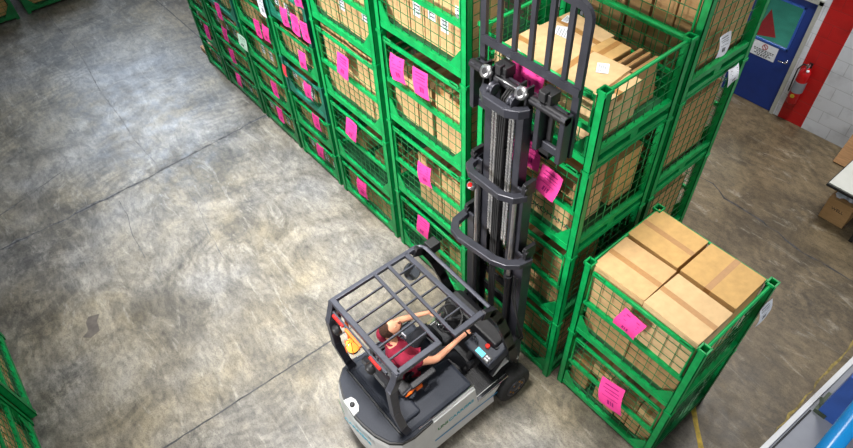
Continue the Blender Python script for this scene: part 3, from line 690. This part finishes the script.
for s, z in ((-1,2.50),(1,2.46),(-1,3.30),(1,3.27)):
    b = MB(); yy = 2.83+s*(.42 if z < 3 else .33); b.box(2.94, 3.08, yy-.02, yy+.02, z-.10, z+.06); b.lathe([(.022,-.03),(.022,.03)], (2.96,yy,z), (0,1,0), 12); part(b, 'rail_bracket', M['dsteel'], bevel=.004)
# ---------------- carriage, backrest, forks
cg = MB(); cg.box(3.10, 3.135, 2.27, 3.31, 4.08, 4.17); cg.box(3.10, 3.135, 2.27, 3.31, 3.70, 3.78)
for y in (2.25, 2.50, 3.03, 3.27): cg.box(3.04, 3.14, y, y+.05, 3.70, 4.17)
cr = part(cg, 'fork_carriage', M['steel'], bevel=.006)
b = MB(); b.tube([(3.075,2.25,4.14),(3.075,3.33,4.14)], .042, 14); part(b, 'side_shift_bar', M['dsteel'], cr)
for y in (2.68, 3.08):
    b = MB(); b.prism([(3.0,3.95),(3.10,3.95),(3.10,4.26),(3.02,4.26)], y-.05, y-.03, axis='y'); b.prism([(3.0,3.95),(3.10,3.95),(3.10,4.26),(3.02,4.26)], y+.03, y+.05, axis='y'); part(b, 'carriage_bracket', M['dsteel'], cr, bevel=.003)
    b = MB(); b.lathe([(.030,.0),(.052,.004),(.056,.014),(.056,.05),(.03,.055)], (3.03,y,4.19), (-.75,0,.5), 22); ro = part(b, 'guide_roller', M['metal'], cr)
    b = MB(); b.lathe([(.028,.056),(.020,.060)], (3.03,y,4.19), (-.75,0,.5), 16); part(b, 'roller_hub', M['black'], ro)
b = MB(); b.tube([(3.02,2.98,4.2),(2.98,2.9,4.24),(2.98,2.82,4.24),(3.02,2.76,4.2)], .006, 6); part(b, 'hose_guide', M['metal'], cr)
bk_ = MB()
arc = lambda cy, cz, a0, a1: [(3.17, cy+.10*math.cos(a0+(a1-a0)*i/6), cz+.10*math.sin(a0+(a1-a0)*i/6)) for i in range(7)]
pts = [(3.17,3.29,3.72)]+arc(3.19,4.93,0,PI/2)+arc(2.37,4.93,PI/2,PI)+[(3.17,2.27,3.72)]
n_ = len(pts); vs = []
for i, p in enumerate(pts):
    d = (Vector(pts[min(i+1,n_-1)])-Vector(pts[max(i-1,0)])).normalized(); q = Vector((0,-d.z,d.y))*.032
    for sx_, sq in ((-.018,-1),(.018,-1),(.018,1),(-.018,1)): vs.append(Vector(p)+Vector((sx_,0,0))+q*sq)
bk_.add(vs, [(i*4+j, i*4+(j+1)%4, i*4+4+(j+1)%4, i*4+4+j) for i in range(n_-1) for j in range(4)]+[(3,2,1,0),(n_*4-4,n_*4-3,n_*4-2,n_*4-1)])
bk_.box(3.135, 3.165, 2.24, 3.29, 4.33, 4.40)
lb_ = part(bk_, 'load_backrest_frame', M['steel'], cr)
for i in range(5):
    y = 3.115-i*.175; b = MB(); b.box(3.155, 3.185, y-.022, y+.022, 4.36, 5.01); part(b, 'backrest_bar', M['steel'], lb_)
for y in (2.99, 2.50):
    b = MB(); b.box(3.14, 3.18, y-.055, y+.055, 3.565, 4.24); b.prism([(3.14,3.565),(3.14,3.61),(4.25,3.588),(4.25,3.57)], y-.055, y+.055, axis='y')
    b.box(3.07, 3.19, y-.065, y+.065, 4.17, 4.27); b.box(3.04, 3.10, y-.03, y+.03, 4.20, 4.29); part(b, 'fork', M['black'], cr, bevel=.006)

# ------------------------------------------------------------ driver
def skin_mesh(verts, edges, radii, m, name, sub=2, root=0):
    me = bpy.data.meshes.new(name+'_cage'); me.from_pydata([tuple(v) for v in verts], edges, [])
    o = bpy.data.objects.new(name+'_tmp', me); C.objects.link(o)
    md = o.modifiers.new('skin', 'SKIN'); md.use_smooth_shade = True; md.branch_smoothing = .4
    for i, r in enumerate(radii):
        sv = me.skin_vertices[0].data[i]; sv.radius = (r, r) if not isinstance(r, tuple) else r; sv.use_root = (i == root)
    s = o.modifiers.new('sub', 'SUBSURF'); s.levels = sub; s.render_levels = sub
    bpy.context.view_layer.update()
    out = bpy.data.meshes.new_from_object(o.evaluated_get(bpy.context.evaluated_depsgraph_get()))
    bpy.data.objects.remove(o); out.materials.clear(); out.materials.append(m)
    for p in out.polygons: p.use_smooth = True
    return out
PO = Vector((1.60, 2.88, 1.06))
pe = empty('person', PO); tag(pe, 'person in maroon short-sleeved shirt and black trousers seated driving the forklift, looking up', 'person')
V3 = Vector
hip = V3((1.74,2.88,1.15)); waist = V3((1.715,2.90,1.28)); chest = V3((1.665,2.93,1.44)); neckb = V3((1.645,2.965,1.57)); neck = V3((1.65,2.985,1.635)); head = V3((1.69,3.01,1.745))
shL = V3((1.64,3.15,1.51)); shR = V3((1.63,2.735,1.48))
elL = V3((1.93,3.24,1.37)); wrL = V3((2.25,3.20,1.235)); haL = V3((2.335,3.175,1.215))
elR = V3((1.82,2.66,1.24)); wrR = V3((2.16,2.72,1.20)); wrR = V3((2.40,2.72,1.165)); haR = V3((2.47,2.72,1.175))
elR = V3((1.98,2.66,1.23))
def join_meshes(meshes, name, mats):
    bm = bmesh.new()
    for me in meshes: bm.from_mesh(me)
    out = bpy.data.meshes.new(name); bm.to_mesh(out); bm.free()
    for m in mats: out.materials.append(m)
    for p in out.polygons: p.use_smooth = True
    return out
verts = [chest, waist, hip, neckb, neck, head-V3((0,0,.04)), shL, elL, wrL, haL, shR, elR, wrR, haR]
edges = [(0,1),(1,2),(0,3),(3,4),(4,5),(3,6),(6,7),(7,8),(8,9),(3,10),(10,11),(11,12),(12,13)]
rad = [.10,.10,.10,.05,.05,.05,.06,.044,.027,(.040,.024),.06,.044,.027,(.040,.024)]
core = skin_mesh(verts, edges, rad, M['skin'], 'body', root=1)
parts_ = [core]
def fingers(h, d, side, upn, curl):
    d = d.normalized(); side = side.normalized(); upn = upn.normalized()
    for i, (off, ln) in enumerate(((-.030,.070),(-.010,.080),(.010,.074),(.028,.058))):
        a = h+side*off+d*.012; p1 = a+d*ln*.45; p2 = p1+(d*math.cos(curl)-upn*math.sin(curl))*ln*.32; p3 = p2+(d*math.cos(curl*2)-upn*math.sin(curl*2))*ln*.28
        parts_.append(skin_mesh([a,p1,p2,p3], [(0,1),(1,2),(2,3)], [.0105,.0095,.0085,.007], M['skin'], 'finger', 1))
    a = h-side*.028-d*.03; p1 = a-side*.030+d*.02; p2 = p1-side*.004+d*.03-upn*.01
    parts_.append(skin_mesh([a,p1,p2], [(0,1),(1,2)], [.013,.011,.009], M['skin'], 'thumb', 1))
fingers(haL, haL-wrL, V3((.1,1,0)), V3((.2,0,1)), .7)
fingers(haR, V3((1,0,-.1)), V3((0,-1,0)), V3((.1,0,1)), .75)
# head: shaped ellipsoid looking forward and up
fwd = V3((.62,-.22,.75)).normalized(); upv_ = V3((-.76,.10,.62)); lat = upv_.cross(fwd).normalized(); upv_ = fwd.cross(lat).normalized()
def head_pt(th, ph):  # th from top, ph 0 = face
    x = math.sin(th)*math.cos(ph); y = math.sin(th)*math.sin(ph); z = math.cos(th)
    rx = .104 if x > 0 else .110; ry = .083; rz = .128
    k = 1.0
    if z < -.1: k = 1-.30*(-z-.1)           # jaw narrows
    X_ = x*rx*(k if x < 0 else 1-.10*max(0,-z)); Y2 = y*ry*k; Z_ = z*rz
    if x > .6 and -.15 < z < .2: X_ -= .008*(1-abs(z)/.2)*(abs(y) > .25)   # eye sockets
    if x > .55 and z < -.55: X_ += .012
    return X_, Y2, Z_
def hw(p): return head+fwd*p[0]+lat*p[1]+upv_*p[2]
hb = MB(); NU, NV = 28, 18
g_ = [[hw(head_pt(PI*i/NV, 2*PI*j/NU)) for j in range(NU)] for i in range(NV+1)]
hb.add([p for r in g_ for p in r], [(i*NU+j, i*NU+(j+1)%NU, (i+1)*NU+(j+1)%NU, (i+1)*NU+j) for i in range(NV) for j in range(NU)], 0, True)
hb.tube([hw((.090,0,.030)), hw((.103,0,.005)), hw((.118,0,-.018)), hw((.104,0,-.030))], [.008,.011,.015,.009], 10)
for s in (-1,1):
    hb.lathe([(.004,0),(.020,.004),(.026,.010),(.018,.016)], hw((-.005,s*.066,-.005)), lat*s*.9-fwd*.4, 12)
    hb.tube([hw((.088,s*.014,.034)), hw((.090,s*.032,.040)), hw((.080,s*.050,.034))], .006, 8)
parts_.append(hb.mesh('head', M['skin']))
bd = link('body', join_meshes(parts_, 'body', [M['skin']]), pe); bd.data.transform(Matrix.Translation(-PO))
def pp(b, name, m, parent=pe): return link(name, b.mesh(name, m, PO), parent)
b = MB()
for s in (-1,1): b.lathe([(.002,0),(.011,.003),(.011,.006),(.002,.009)], hw((.083,s*.030,.018)), fwd, 12)
pp(b, 'eyes', M['eyew'], bd)
b = MB()
for s in (-1,1): b.lathe([(.0055,.0085),(.004,.0105),(.001,.011)], hw((.083,s*.030,.018)), fwd, 10)
pp(b, 'irises', M['eyed'], bd)
b = MB(); b.tube([hw((.088,-.026,-.052)), hw((.099,0,-.050)), hw((.088,.026,-.052))], [.004,.007,.004], 8); pp(b, 'mouth', M['lips'], bd)
# hair cap and beard
b = MB(); rows = []
for i in range(11):
    rows.append([])
    for j in range(NU):
        ph = 2*PI*j/NU; front = math.cos(ph); tmax = PI*(.23 if front > .5 else .23+(.5-front)*.62 if front > -.1 else .62)
        th = tmax*i/10; p = V3(head_pt(th, ph)); rows[-1].append(hw(p*(1.07 if i < 10 else 1.0)))
b.add([p for r in rows for p in r], [(i*NU+j, i*NU+(j+1)%NU, (i+1)*NU+(j+1)%NU, (i+1)*NU+j) for i in range(10) for j in range(NU)], 0, True); pp(b, 'hair', M['hair'], bd)
b = MB(); rows = []
for i in range(7):
    rows.append([hw(V3(head_pt(PI*(.66+.20*i/6), -1.5+3.0*j/14))*(1.05 if 0 < i < 6 else 1.0)) for j in range(15)])
b.add([p for r in rows for p in r], [(i*15+j, i*15+j+1, (i+1)*15+j+1, (i+1)*15+j) for i in range(6) for j in range(14)], 0, True); pp(b, 'beard', M['hair'], bd)
# shirt
mL = shL.lerp(elL, .62); mR = shR.lerp(elR, .55)
sh = skin_mesh([chest, waist, hip-V3((0,0,.02)), neckb+V3((0,0,.012)), shL, mL, shR, mR], [(0,1),(1,2),(0,3),(3,4),(4,5),(3,6),(6,7)],
               [(.170,.14),(.175,.15),(.175,.16),.072,.086,.072,.086,.072], M['shirt'], 'shirt', sub=3, root=1)
so = link('shirt', sh, pe); sh.transform(Matrix.Translation(-PO))
b = MB(); q = V3((.5,-.2,.85)).normalized(); b.tube([neck-V3((0,0,.045))+ (q.orthogonal().normalized()*math.cos(t*PI/8)+q.cross(q.orthogonal().normalized())*math.sin(t*PI/8))*.070 for t in range(17)], .014, 8, cap=False); pp(b, 'collar', M['shirt'], so)
b = MB(); b.box(1.83, 1.842, 2.98, 3.05, 1.42, 1.47); 
bd_ = pp(b, 'badge', M['paper'], so)
# trousers
hL, hR = V3((1.74,2.97,1.13)), V3((1.74,2.79,1.13)); kL, kR = V3((2.17,3.08,1.17)), V3((2.19,2.70,1.13)); aL, aR = V3((2.36,3.06,.68)), V3((2.38,2.66,.64)); 
tr = skin_mesh([V3((1.72,2.88,1.15)), hL, kL, aL, hR, kR, aR], [(0,1),(1,2),(2,3),(0,4),(4,5),(5,6)], [(.14,.12),.105,.078,.055,.105,.078,.055], M['trousers'], 'trousers')
link('trousers', tr, pe); tr.transform(Matrix.Translation(-PO))
for a in (aL, aR):
    bt = skin_mesh([a+V3((-.0,0,-.02)), a+V3((.0,0,-.10)), a+V3((.09,0,-.115)), a+V3((.19,0,-.125))], [(0,1),(1,2),(2,3)], [.055,.05,(.05,.04),(.045,.03)], M['black'], 'boot')
    link('boot', bt, pe); bt.transform(Matrix.Translation(-PO))

# ------------------------------------------------------------ wall, door and things near them
def wall_mat():
    m = bpy.data.materials.new('painted_block'); m.use_nodes = True
    n = m.node_tree.nodes; l = m.node_tree.links; b = n['Principled BSDF']; b.inputs['Roughness'].default_value = .45
    tc = n.new('ShaderNodeTexCoord'); sx = n.new('ShaderNodeSeparateXYZ'); l.new(tc.outputs['Object'], sx.inputs[0])
    cb = n.new('ShaderNodeCombineXYZ'); l.new(sx.outputs[1], cb.inputs[0]); l.new(sx.outputs[2], cb.inputs[1])
    br = n.new('ShaderNodeTexBrick'); l.new(cb.outputs[0], br.inputs['Vector']); br.inputs['Scale'].default_value = 1
    br.inputs['Brick Width'].default_value = .46; br.inputs['Row Height'].default_value = .23; br.inputs['Mortar Size'].default_value = .006
    br.inputs['Color1'].default_value = (1,1,1,1); br.inputs['Color2'].default_value = (.95,.95,.95,1); br.inputs['Mortar'].default_value = (.72,.72,.72,1)
    def step(v, gt):
        k = n.new('ShaderNodeMath'); k.operation = 'GREATER_THAN' if gt else 'LESS_THAN'; k.inputs[1].default_value = v; l.new(sx.outputs[1], k.inputs[0]); return k.outputs[0]
    mu = n.new('ShaderNodeMath'); mu.operation = 'MULTIPLY'; l.new(step(2.50, True), mu.inputs[0]); l.new(step(2.93, False), mu.inputs[1])
    mx = n.new('ShaderNodeMixRGB'); l.new(mu.outputs[0], mx.inputs[0]); mx.inputs[1].default_value = srgb(222,226,236); mx.inputs[2].default_value = srgb(190,24,26)
    ns = n.new('ShaderNodeTexNoise'); ns.inputs['Scale'].default_value = 4; ns.inputs['Detail'].default_value = 8; l.new(tc.outputs['Object'], ns.inputs['Vector'])
    rp = n.new('ShaderNodeValToRGB'); rp.color_ramp.elements[0].position = .3; rp.color_ramp.elements[1].position = .5
    rp.color_ramp.elements[0].color = (.72,.72,.72,1); l.new(ns.outputs['Fac'], rp.inputs[0])
    m1 = n.new('ShaderNodeMixRGB'); m1.blend_type = 'MULTIPLY'; m1.inputs[0].default_value = 1; l.new(mx.outputs[0], m1.inputs[1]); l.new(br.outputs['Color'], m1.inputs[2])
    m2 = n.new('ShaderNodeMixRGB'); m2.blend_type = 'MULTIPLY'; m2.inputs[0].default_value = .7; l.new(m1.outputs[0], m2.inputs[1]); l.new(rp.outputs[0], m2.inputs[2])
    l.new(m2.outputs[0], b.inputs['Base Color'])
    bp = n.new('ShaderNodeBump'); bp.inputs['Strength'].default_value = .6; bp.inputs['Distance'].default_value = .01
    l.new(br.outputs['Fac'], bp.inputs['Height']); bp.invert = True; l.new(bp.outputs[0], b.inputs['Normal'])
    return m
XW = 10.04
b = MB(); b.box(XW, XW+.2, -4, 3.02, -.1, 8.5); b.box(XW, XW+.2, 4.12, 22, -.1, 8.5); b.box(XW, XW+.2, 3.02, 4.12, 2.12, 8.5)
tag(b.build('wall_right', wall_mat()), kind='structure')
b = MB(); b.box(XW-.03, XW+.12, 3.02, 3.08, 0, 2.12); b.box(XW-.03, XW+.12, 4.06, 4.12, 0, 2.12); b.box(XW-.03, XW+.12, 3.02, 4.12, 2.06, 2.14)
tag(b.build('trim_4', M['frame']), kind='structure')
dr = empty('door_1', (XW+.03, 3.57, 0)); tag(dr, kind='structure')
o_ = (XW+.03, 3.57, 0)
b = MB(); b.box(XW+.01, XW+.055, 3.08, 4.06, .01, 1.18); b.box(XW+.01, XW+.055, 3.08, 3.25, 1.18, 2.06); b.box(XW+.01, XW+.055, 3.89, 4.06, 1.18, 2.06); b.box(XW+.01, XW+.055, 3.25, 3.89, 1.92, 2.06)
b.build('door_panel', M['ddoor'], dr, o_)
b = MB()
for a in ((3.23,3.26,1.16,1.94),(3.88,3.91,1.16,1.94),(3.23,3.91,1.16,1.19),(3.23,3.91,1.91,1.94)): b.box(XW-.002, XW+.02, a[0], a[1], a[2], a[3])
b.build('window_trim', M['ddoor2'], dr, o_)
gl = bpy.data.materials.new('door_glass'); gl.use_nodes = True; q = gl.node_tree.nodes['Principled BSDF']
q.inputs['Transmission Weight'].default_value = 1; q.inputs['Roughness'].default_value = .02; q.inputs['Base Color'].default_value = (.8,.95,.92,1); q.inputs['IOR'].default_value = 1.1
b = MB(); b.box(XW+.028, XW+.034, 3.25, 3.89, 1.18, 1.92); b.build('window_pane', gl, dr, o_)
b = MB(); b.lathe([(.028,0),(.028,.012),(.012,.014),(.012,.05)], (XW+.01,3.17,.98), (-1,0,0), 16); b.tube([(XW-.038,3.17,.98),(XW-.045,3.22,.985),(XW-.045,3.29,.975)], .011, 10)
b.build('door_handle', M['chrome'], dr, o_)
# teal-floored room beyond the door
b = MB(); b.box(XW+.2, 14, 1, 7, -.05, 0); tag(b.build('floor_beyond', M['tealfloor']), kind='structure')
b = MB(); b.prism([(12.05,4.65),(12.25,4.26),(13.2,4.9)], 0, .003); tag(b.build('trim_5', M['redfloor']), kind='structure')
b = MB(); b.box(13.9, 14, 1, 7, 0, 3); tag(b.build('wall_beyond', M['tealfloor']), kind='structure')
def prism_sign(y0, y1, z0, z1, label):
    w = y1-y0; cy = (y0+y1)/2; b = MB(); b.box(XW+.004, XW+.0095, y0, y1, z0, z1); return b, w, cy
# notice with a red prohibition ring
b, w, cy = prism_sign(3.37, 3.81, .88, 1.14, '')
sg = b.build('door_sign', M['paper'], None, (XW+.009, cy, .88)); tag(sg, 'white notice with a red prohibition ring under the door window', 'sign')
b = MB(); pts = [(XW+.003, cy+.045*math.cos(t*PI/12), 1.075+.045*math.sin(t*PI/12)) for t in range(25)]; b.tube(pts, .006, 6, cap=False)
b.bar((XW+.003,cy+.03,1.105), (XW+.003,cy-.03,1.045), .008); b.build('prohibition_ring', M['redfloor'], sg, (XW+.009, cy, .88))
b = MB()
for i, (wd, z) in enumerate(((.36,1.012),(.34,.985),(.24,.958),(.3,.93),(.18,.905))):
    x = cy+wd/2
    while x > cy-wd/2:
        k = random.uniform(.02,.05); b.box(XW+.0025, XW+.004, max(x-k,cy-wd/2), x, z-.007, z+.007); x -= k+.012
b.build('printed_lines', M['ink'], sg, (XW+.009, cy, .88))
for z, nm in ((1.02,'upper'),(.86,'lower')):
    b = MB(); b.box(XW+.004, XW+.0095, 3.83, 3.95, z, z+.15); s2 = b.build('door_sticker', M['paper'], None, (XW+.009, 3.89, z)); tag(s2, '%s of two small white stickers with red tops on the door' % nm, 'sign')
    b = MB(); b.box(XW+.0025, XW+.004, 3.84, 3.94, z+.085, z+.14); b.build('red_header', M['redfloor'], s2, (XW+.009, 3.89, z))
    b = MB(); [b.box(XW+.0025, XW+.004, 3.85, 3.93-.02*i, z+.02*i+.012, z+.02*i+.02) for i in range(3)]; b.build('printed_lines', M['ink'], s2, (XW+.009, 3.89, z))
# fire extinguisher
ex = empty('fire_extinguisher', (XW-.10, 2.80, .42)); tag(ex, 'red fire extinguisher hung on the red painted wall stripe', 'fire extinguisher'); o_ = (XW-.10, 2.80, .42)
X, Y_ = XW-.10, 2.80
b = MB(); b.lathe([(.06,.42),(.085,.43),(.092,.46),(.092,.98),(.085,1.04),(.05,1.09),(.03,1.11)], (X,Y_,0)); b.build('cylinder', M['exred'], ex, o_)
b = MB(); b.lathe([(.0935,.66),(.0935,.86)], (X,Y_,0)); b.build('label', M['machine'], ex, o_)
b = MB(); b.lathe([(.022,1.10),(.026,1.12),(.026,1.17),(.015,1.18)], (X,Y_,0)); b.bar((X,Y_,1.17),(X-.11,Y_-.02,1.21),.022,.01); b.bar((X,Y_,1.15),(X-.10,Y_-.02,1.14),.022,.01); b.build('valve_and_lever', M['chrome'], ex, o_)
b = MB(); b.tube([(X,Y_,1.14),(X-.03,Y_+.07,1.16),(X-.04,Y_+.12,1.05),(X-.04,Y_+.115,.8),(X-.03,Y_+.11,.62)], .012, 8); b.build('hose', M['black'], ex, o_)
b = MB(); b.lathe([(.024,1.10),(.024,1.10),(.024,1.115)], (X-.05,Y_-.04,-.02), (0,0,1)); b.build('pressure_gauge', M['paper'], ex, o_)
b = MB(); b.lathe([(.035,0),(.035,.003)], (X-.092,Y_,.60), (-1,0,0)); b.build('inspection_sticker', M['yellow'], ex, o_)
b = MB(); b.box(X+.085, XW, Y_-.03, Y_+.03, .5, 1.15); b.build('wall_bracket', M['dsteel'], ex, o_)
# table, box underneath, plywood, machine at the lower right
tb_ = empty('work_table', (8.9, .55, 0)); tag(tb_, 'white-topped work table with black edge at the right edge of the photo', 'table'); o_ = (8.9,.55,0)
b = MB(); b.box(8.16, 9.6, -.4, 1.36, .735, .76); b.build('tabletop', M['table'], tb_, o_, .003)
b = MB(); b.box(8.145, 9.615, -.415, 1.375, .70, .734); b.build('edge_trim', M['black'], tb_, o_)
for x, y in ((8.2,-.36),(8.2,.72),(9.55,-.36),(9.55,1.32)):
    b = MB(); b.box(x-.025, x+.025, y-.025, y+.025, 0, .70); b.build('leg', M['black'], tb_, o_)
bx = carton(None, 8.58, 1.10, 0, .50, .36, .42, 'open brown carton on the floor beneath the white table', 'y', mi=1)
put_text('WELL', .07, M['ink'], bx, Matrix.Translation((-.2515,0,.25)) @ FACE_NX)
b = MB(); rs = random.Random(3); n = 7; vs = [(8.37+.42*i/n, .95+.30*j/n, .425+rs.uniform(0,.07)) for i in range(n+1) for j in range(n+1)]
b.add(vs, [(i*(n+1)+j, (i+1)*(n+1)+j, (i+1)*(n+1)+j+1, i*(n+1)+j+1) for i in range(n) for j in range(n)])
tag(b.build('plastic_wrap', M['paper'], None, (8.58,1.1,.425)), 'crumpled white plastic wrap on the carton under the table', 'plastic wrap')
b = MB(); b.prism([(9.60,.02),(9.66,0),(10.02,.62),(9.96,.64)], 1.02, 1.72, axis='y'); pw = b.build('plywood_board', M['wood'], None, (9.8,1.4,0), .004)
tag(pw, 'plywood board leaning against the white block wall', 'board')
mc = empty('machine_bench', (5.2,-.8,0)); tag(mc, 'grey machine bench with white rim at the lower right corner', 'machine'); o_ = (5.2,-.8,0)
pl = lambda x, off=0: -.085-(x-3.85)*.058-off
b = MB(); b.prism([(3.2,pl(3.2,.05)),(7.2,pl(7.2,.05)),(7.2,-1.6),(3.2,-1.6)], 0, .97); b.build('body', M['machine'], mc, o_)
b = MB(); b.prism([(3.2,pl(3.2)),(7.2,pl(7.2)),(7.2,pl(7.2,.05)),(3.2,pl(3.2,.05))], .9, 1.0); b.build('rim', M['mwhite'], mc, o_, .004)
b = MB()
for i in range(60): b.box(3.3+i*.022, 3.311+i*.022, pl(3.3+i*.022,.085), pl(3.3+i*.022,.068), .97, .985)
b.build('toothed_rack', M['black'], mc, o_)
b = MB(); b.box(4.62, 4.90, -.34, -.22, .97, 1.03); b.bar((4.66,-.27,1.03),(4.76,-.2,1.06),.03,.02); b.build('clamp_bracket', M['olive'], mc, o_)
b = MB(); b.box(4.68, 4.86, -.44, -.32, .98, 1.09); b.build('clamp_cap', M['cream'], mc, o_, .01)
for i, (zz, off, lab) in enumerate(((1.80,-.455,'upper'),(1.72,-.70,'lower'))):
    b = MB(); b.tube([(2.9,off+.0,zz),(5.4,off-.0,zz)], .085, 20)
    b.build('blue_pipe', M['bluepipe'], mc, o_)
b = MB()
for x in (3.1,4.74): b = MB(); b.box(x-.11, x+.11, -.52, -.25, .97, 1.74); b.build('pipe_support', M['ddoor2'], mc, o_)
# floor lines and cracks
ribbon('trim_6', [(4.32,.69),(3.9,.26)], .06, M['yellow'], jit=.12)
M['yellowf'] = mat('yellow_paint_faint', srgb(150,132,72), .7, 0, .4, 14)
ribbon('trim_7', [(4.6,-.115),(7.2,-.115)], .022, M['yellowf'], jit=.8)
ribbon('trim_8', [(7.7,3.3),(7.75,2.71),(7.63,2.4),(7.63,2.06),(7.6,1.76),(7.58,1.5),(7.49,1.17),(7.51,.81),(7.5,.0)], .022, M['crack'], jit=.8)
ribbon('trim_9', [(1.36,16.17),(1.32,15.43),(1.35,14.17),(1.31,13.43),(1.19,12.21),(1.16,10.96),(1.12,10.22),(1.16,9.19)], .010, M['crackl'], jit=.9)
ribbon('trim_10', [(3.5,15.5),(3.55,12.72),(3.6,11.8)], .016, M['crack'], jit=.3)
ribbon('trim_11', [(1.29,8.9),(1.29,8.65),(1.27,7.92),(1.13,7.26),(1.07,6.57)], .010, M['crackl'], jit=.9)
ribbon('trim_12', [(.32,8.9),(.29,8.49),(.2,8.01),(.16,7.43)], .010, M['crackl'], jit=.9)
ribbon('trim_13', [(-2.6,9.5),(-1.31,9.92),(-.13,10.3)], .014, M['crackl'], jit=.8)
M['stain'] = mat('dark_stain', srgb(98,90,82), .4, 0, .2, 9)
ribbon('trim_14', [(-1.03,6.62),(-.95,6.70),(-.86,6.82),(-.82,6.92)], .13, M['stain'], jit=.5)
tag(MB.build((lambda b: (b.box(3.36,3.75,11.75,12.1,0,.10), b)[1])(MB()), 'wooden_block', M['wood'], None, (3.5,11.9,0), .004), 'small wooden block on the floor beyond the farthest stack', 'wood block')

# ------------------------------------------------------------ camera and light
cam = bpy.data.cameras.new('camera'); co = bpy.data.objects.new('camera', cam); C.objects.link(co)
cam.sensor_width = 36; cam.sensor_fit = 'HORIZONTAL'; cam.lens = 618.54/853*36; cam.clip_start = .05
co.matrix_world = Matrix(((0.77045139,0.50045275,-0.3949072,0),(-0.63592041,0.55976307,-0.53129138,0),(-0.04483177,0.66046373,0.74951836,7.2),(0,0,0,1)))
bpy.context.scene.camera = co
def area(loc, size, power, col, target=None, spread=PI):
    L = bpy.data.lights.new('lamp', 'AREA'); L.energy = power; L.shape = 'RECTANGLE'; L.size = size[0]; L.size_y = size[1]; L.color = col; L.spread = spread
    o = bpy.data.objects.new('ceiling_or_fill_light', L); C.objects.link(o); o.location = loc
    d = (Vector(target)-Vector(loc)) if target else Vector((0,0,-1)); o.rotation_euler = d.to_track_quat('-Z', 'Y').to_euler()
area((1.7,7.0,9.2), (1.2,2.2), 320, (.96,.98,1.0), (1.9,6.8,0), 1.0)
area((1.3,3.2,9.2), (1.0,1.4), 240, (1,.97,.92), (2.0,3.4,0), 1.0)
area((2.4,11.6,9.2), (1.0,2.0), 150, (.86,.92,1.0), (2.3,11.2,0), 1.1)
area((3.2,21,8.0), (3.5,2.0), 170, (.66,.80,1.0), (2.6,10,0), 1.0)  # cool area light for an unseen far daylight opening, gives the floor sheen
area((4.1,2.3,9.5), (.8,1.2), 45, (1,.97,.9), (4.0,1.6,0), 1.3)
area((-12,6,4.2), (4,3), 430, (1,.97,.95), (3.3,4.5,4.0), .75)  # unseen side fill, added to brighten the rack fronts
area((1.5,-6,6.5), (3,2), 130, (1,.97,.92), (3,1.5,1.2), 1.6)  # unseen fill added behind the camera for the near-facing sides
area((8.2,1.8,8.2), (1.6,1.6), 400, (1,.97,.92), (8.4,1.8,0), 2.2)
area((12,4,2.9), (1,1), 60, (1,1,1))  # unseen light added so the room beyond the door is lit
w = bpy.data.worlds.new('world'); bpy.context.scene.world = w; w.use_nodes = True
w.node_tree.nodes['Background'].inputs[0].default_value = (.86,.92,1,1); w.node_tree.nodes['Background'].inputs[1].default_value = .29
vs_ = bpy.context.scene.view_settings; vs_.view_transform = 'Standard'; vs_.look = 'None'; vs_.gamma = 1; vs_.exposure = -.70; vs_.use_curve_mapping = False
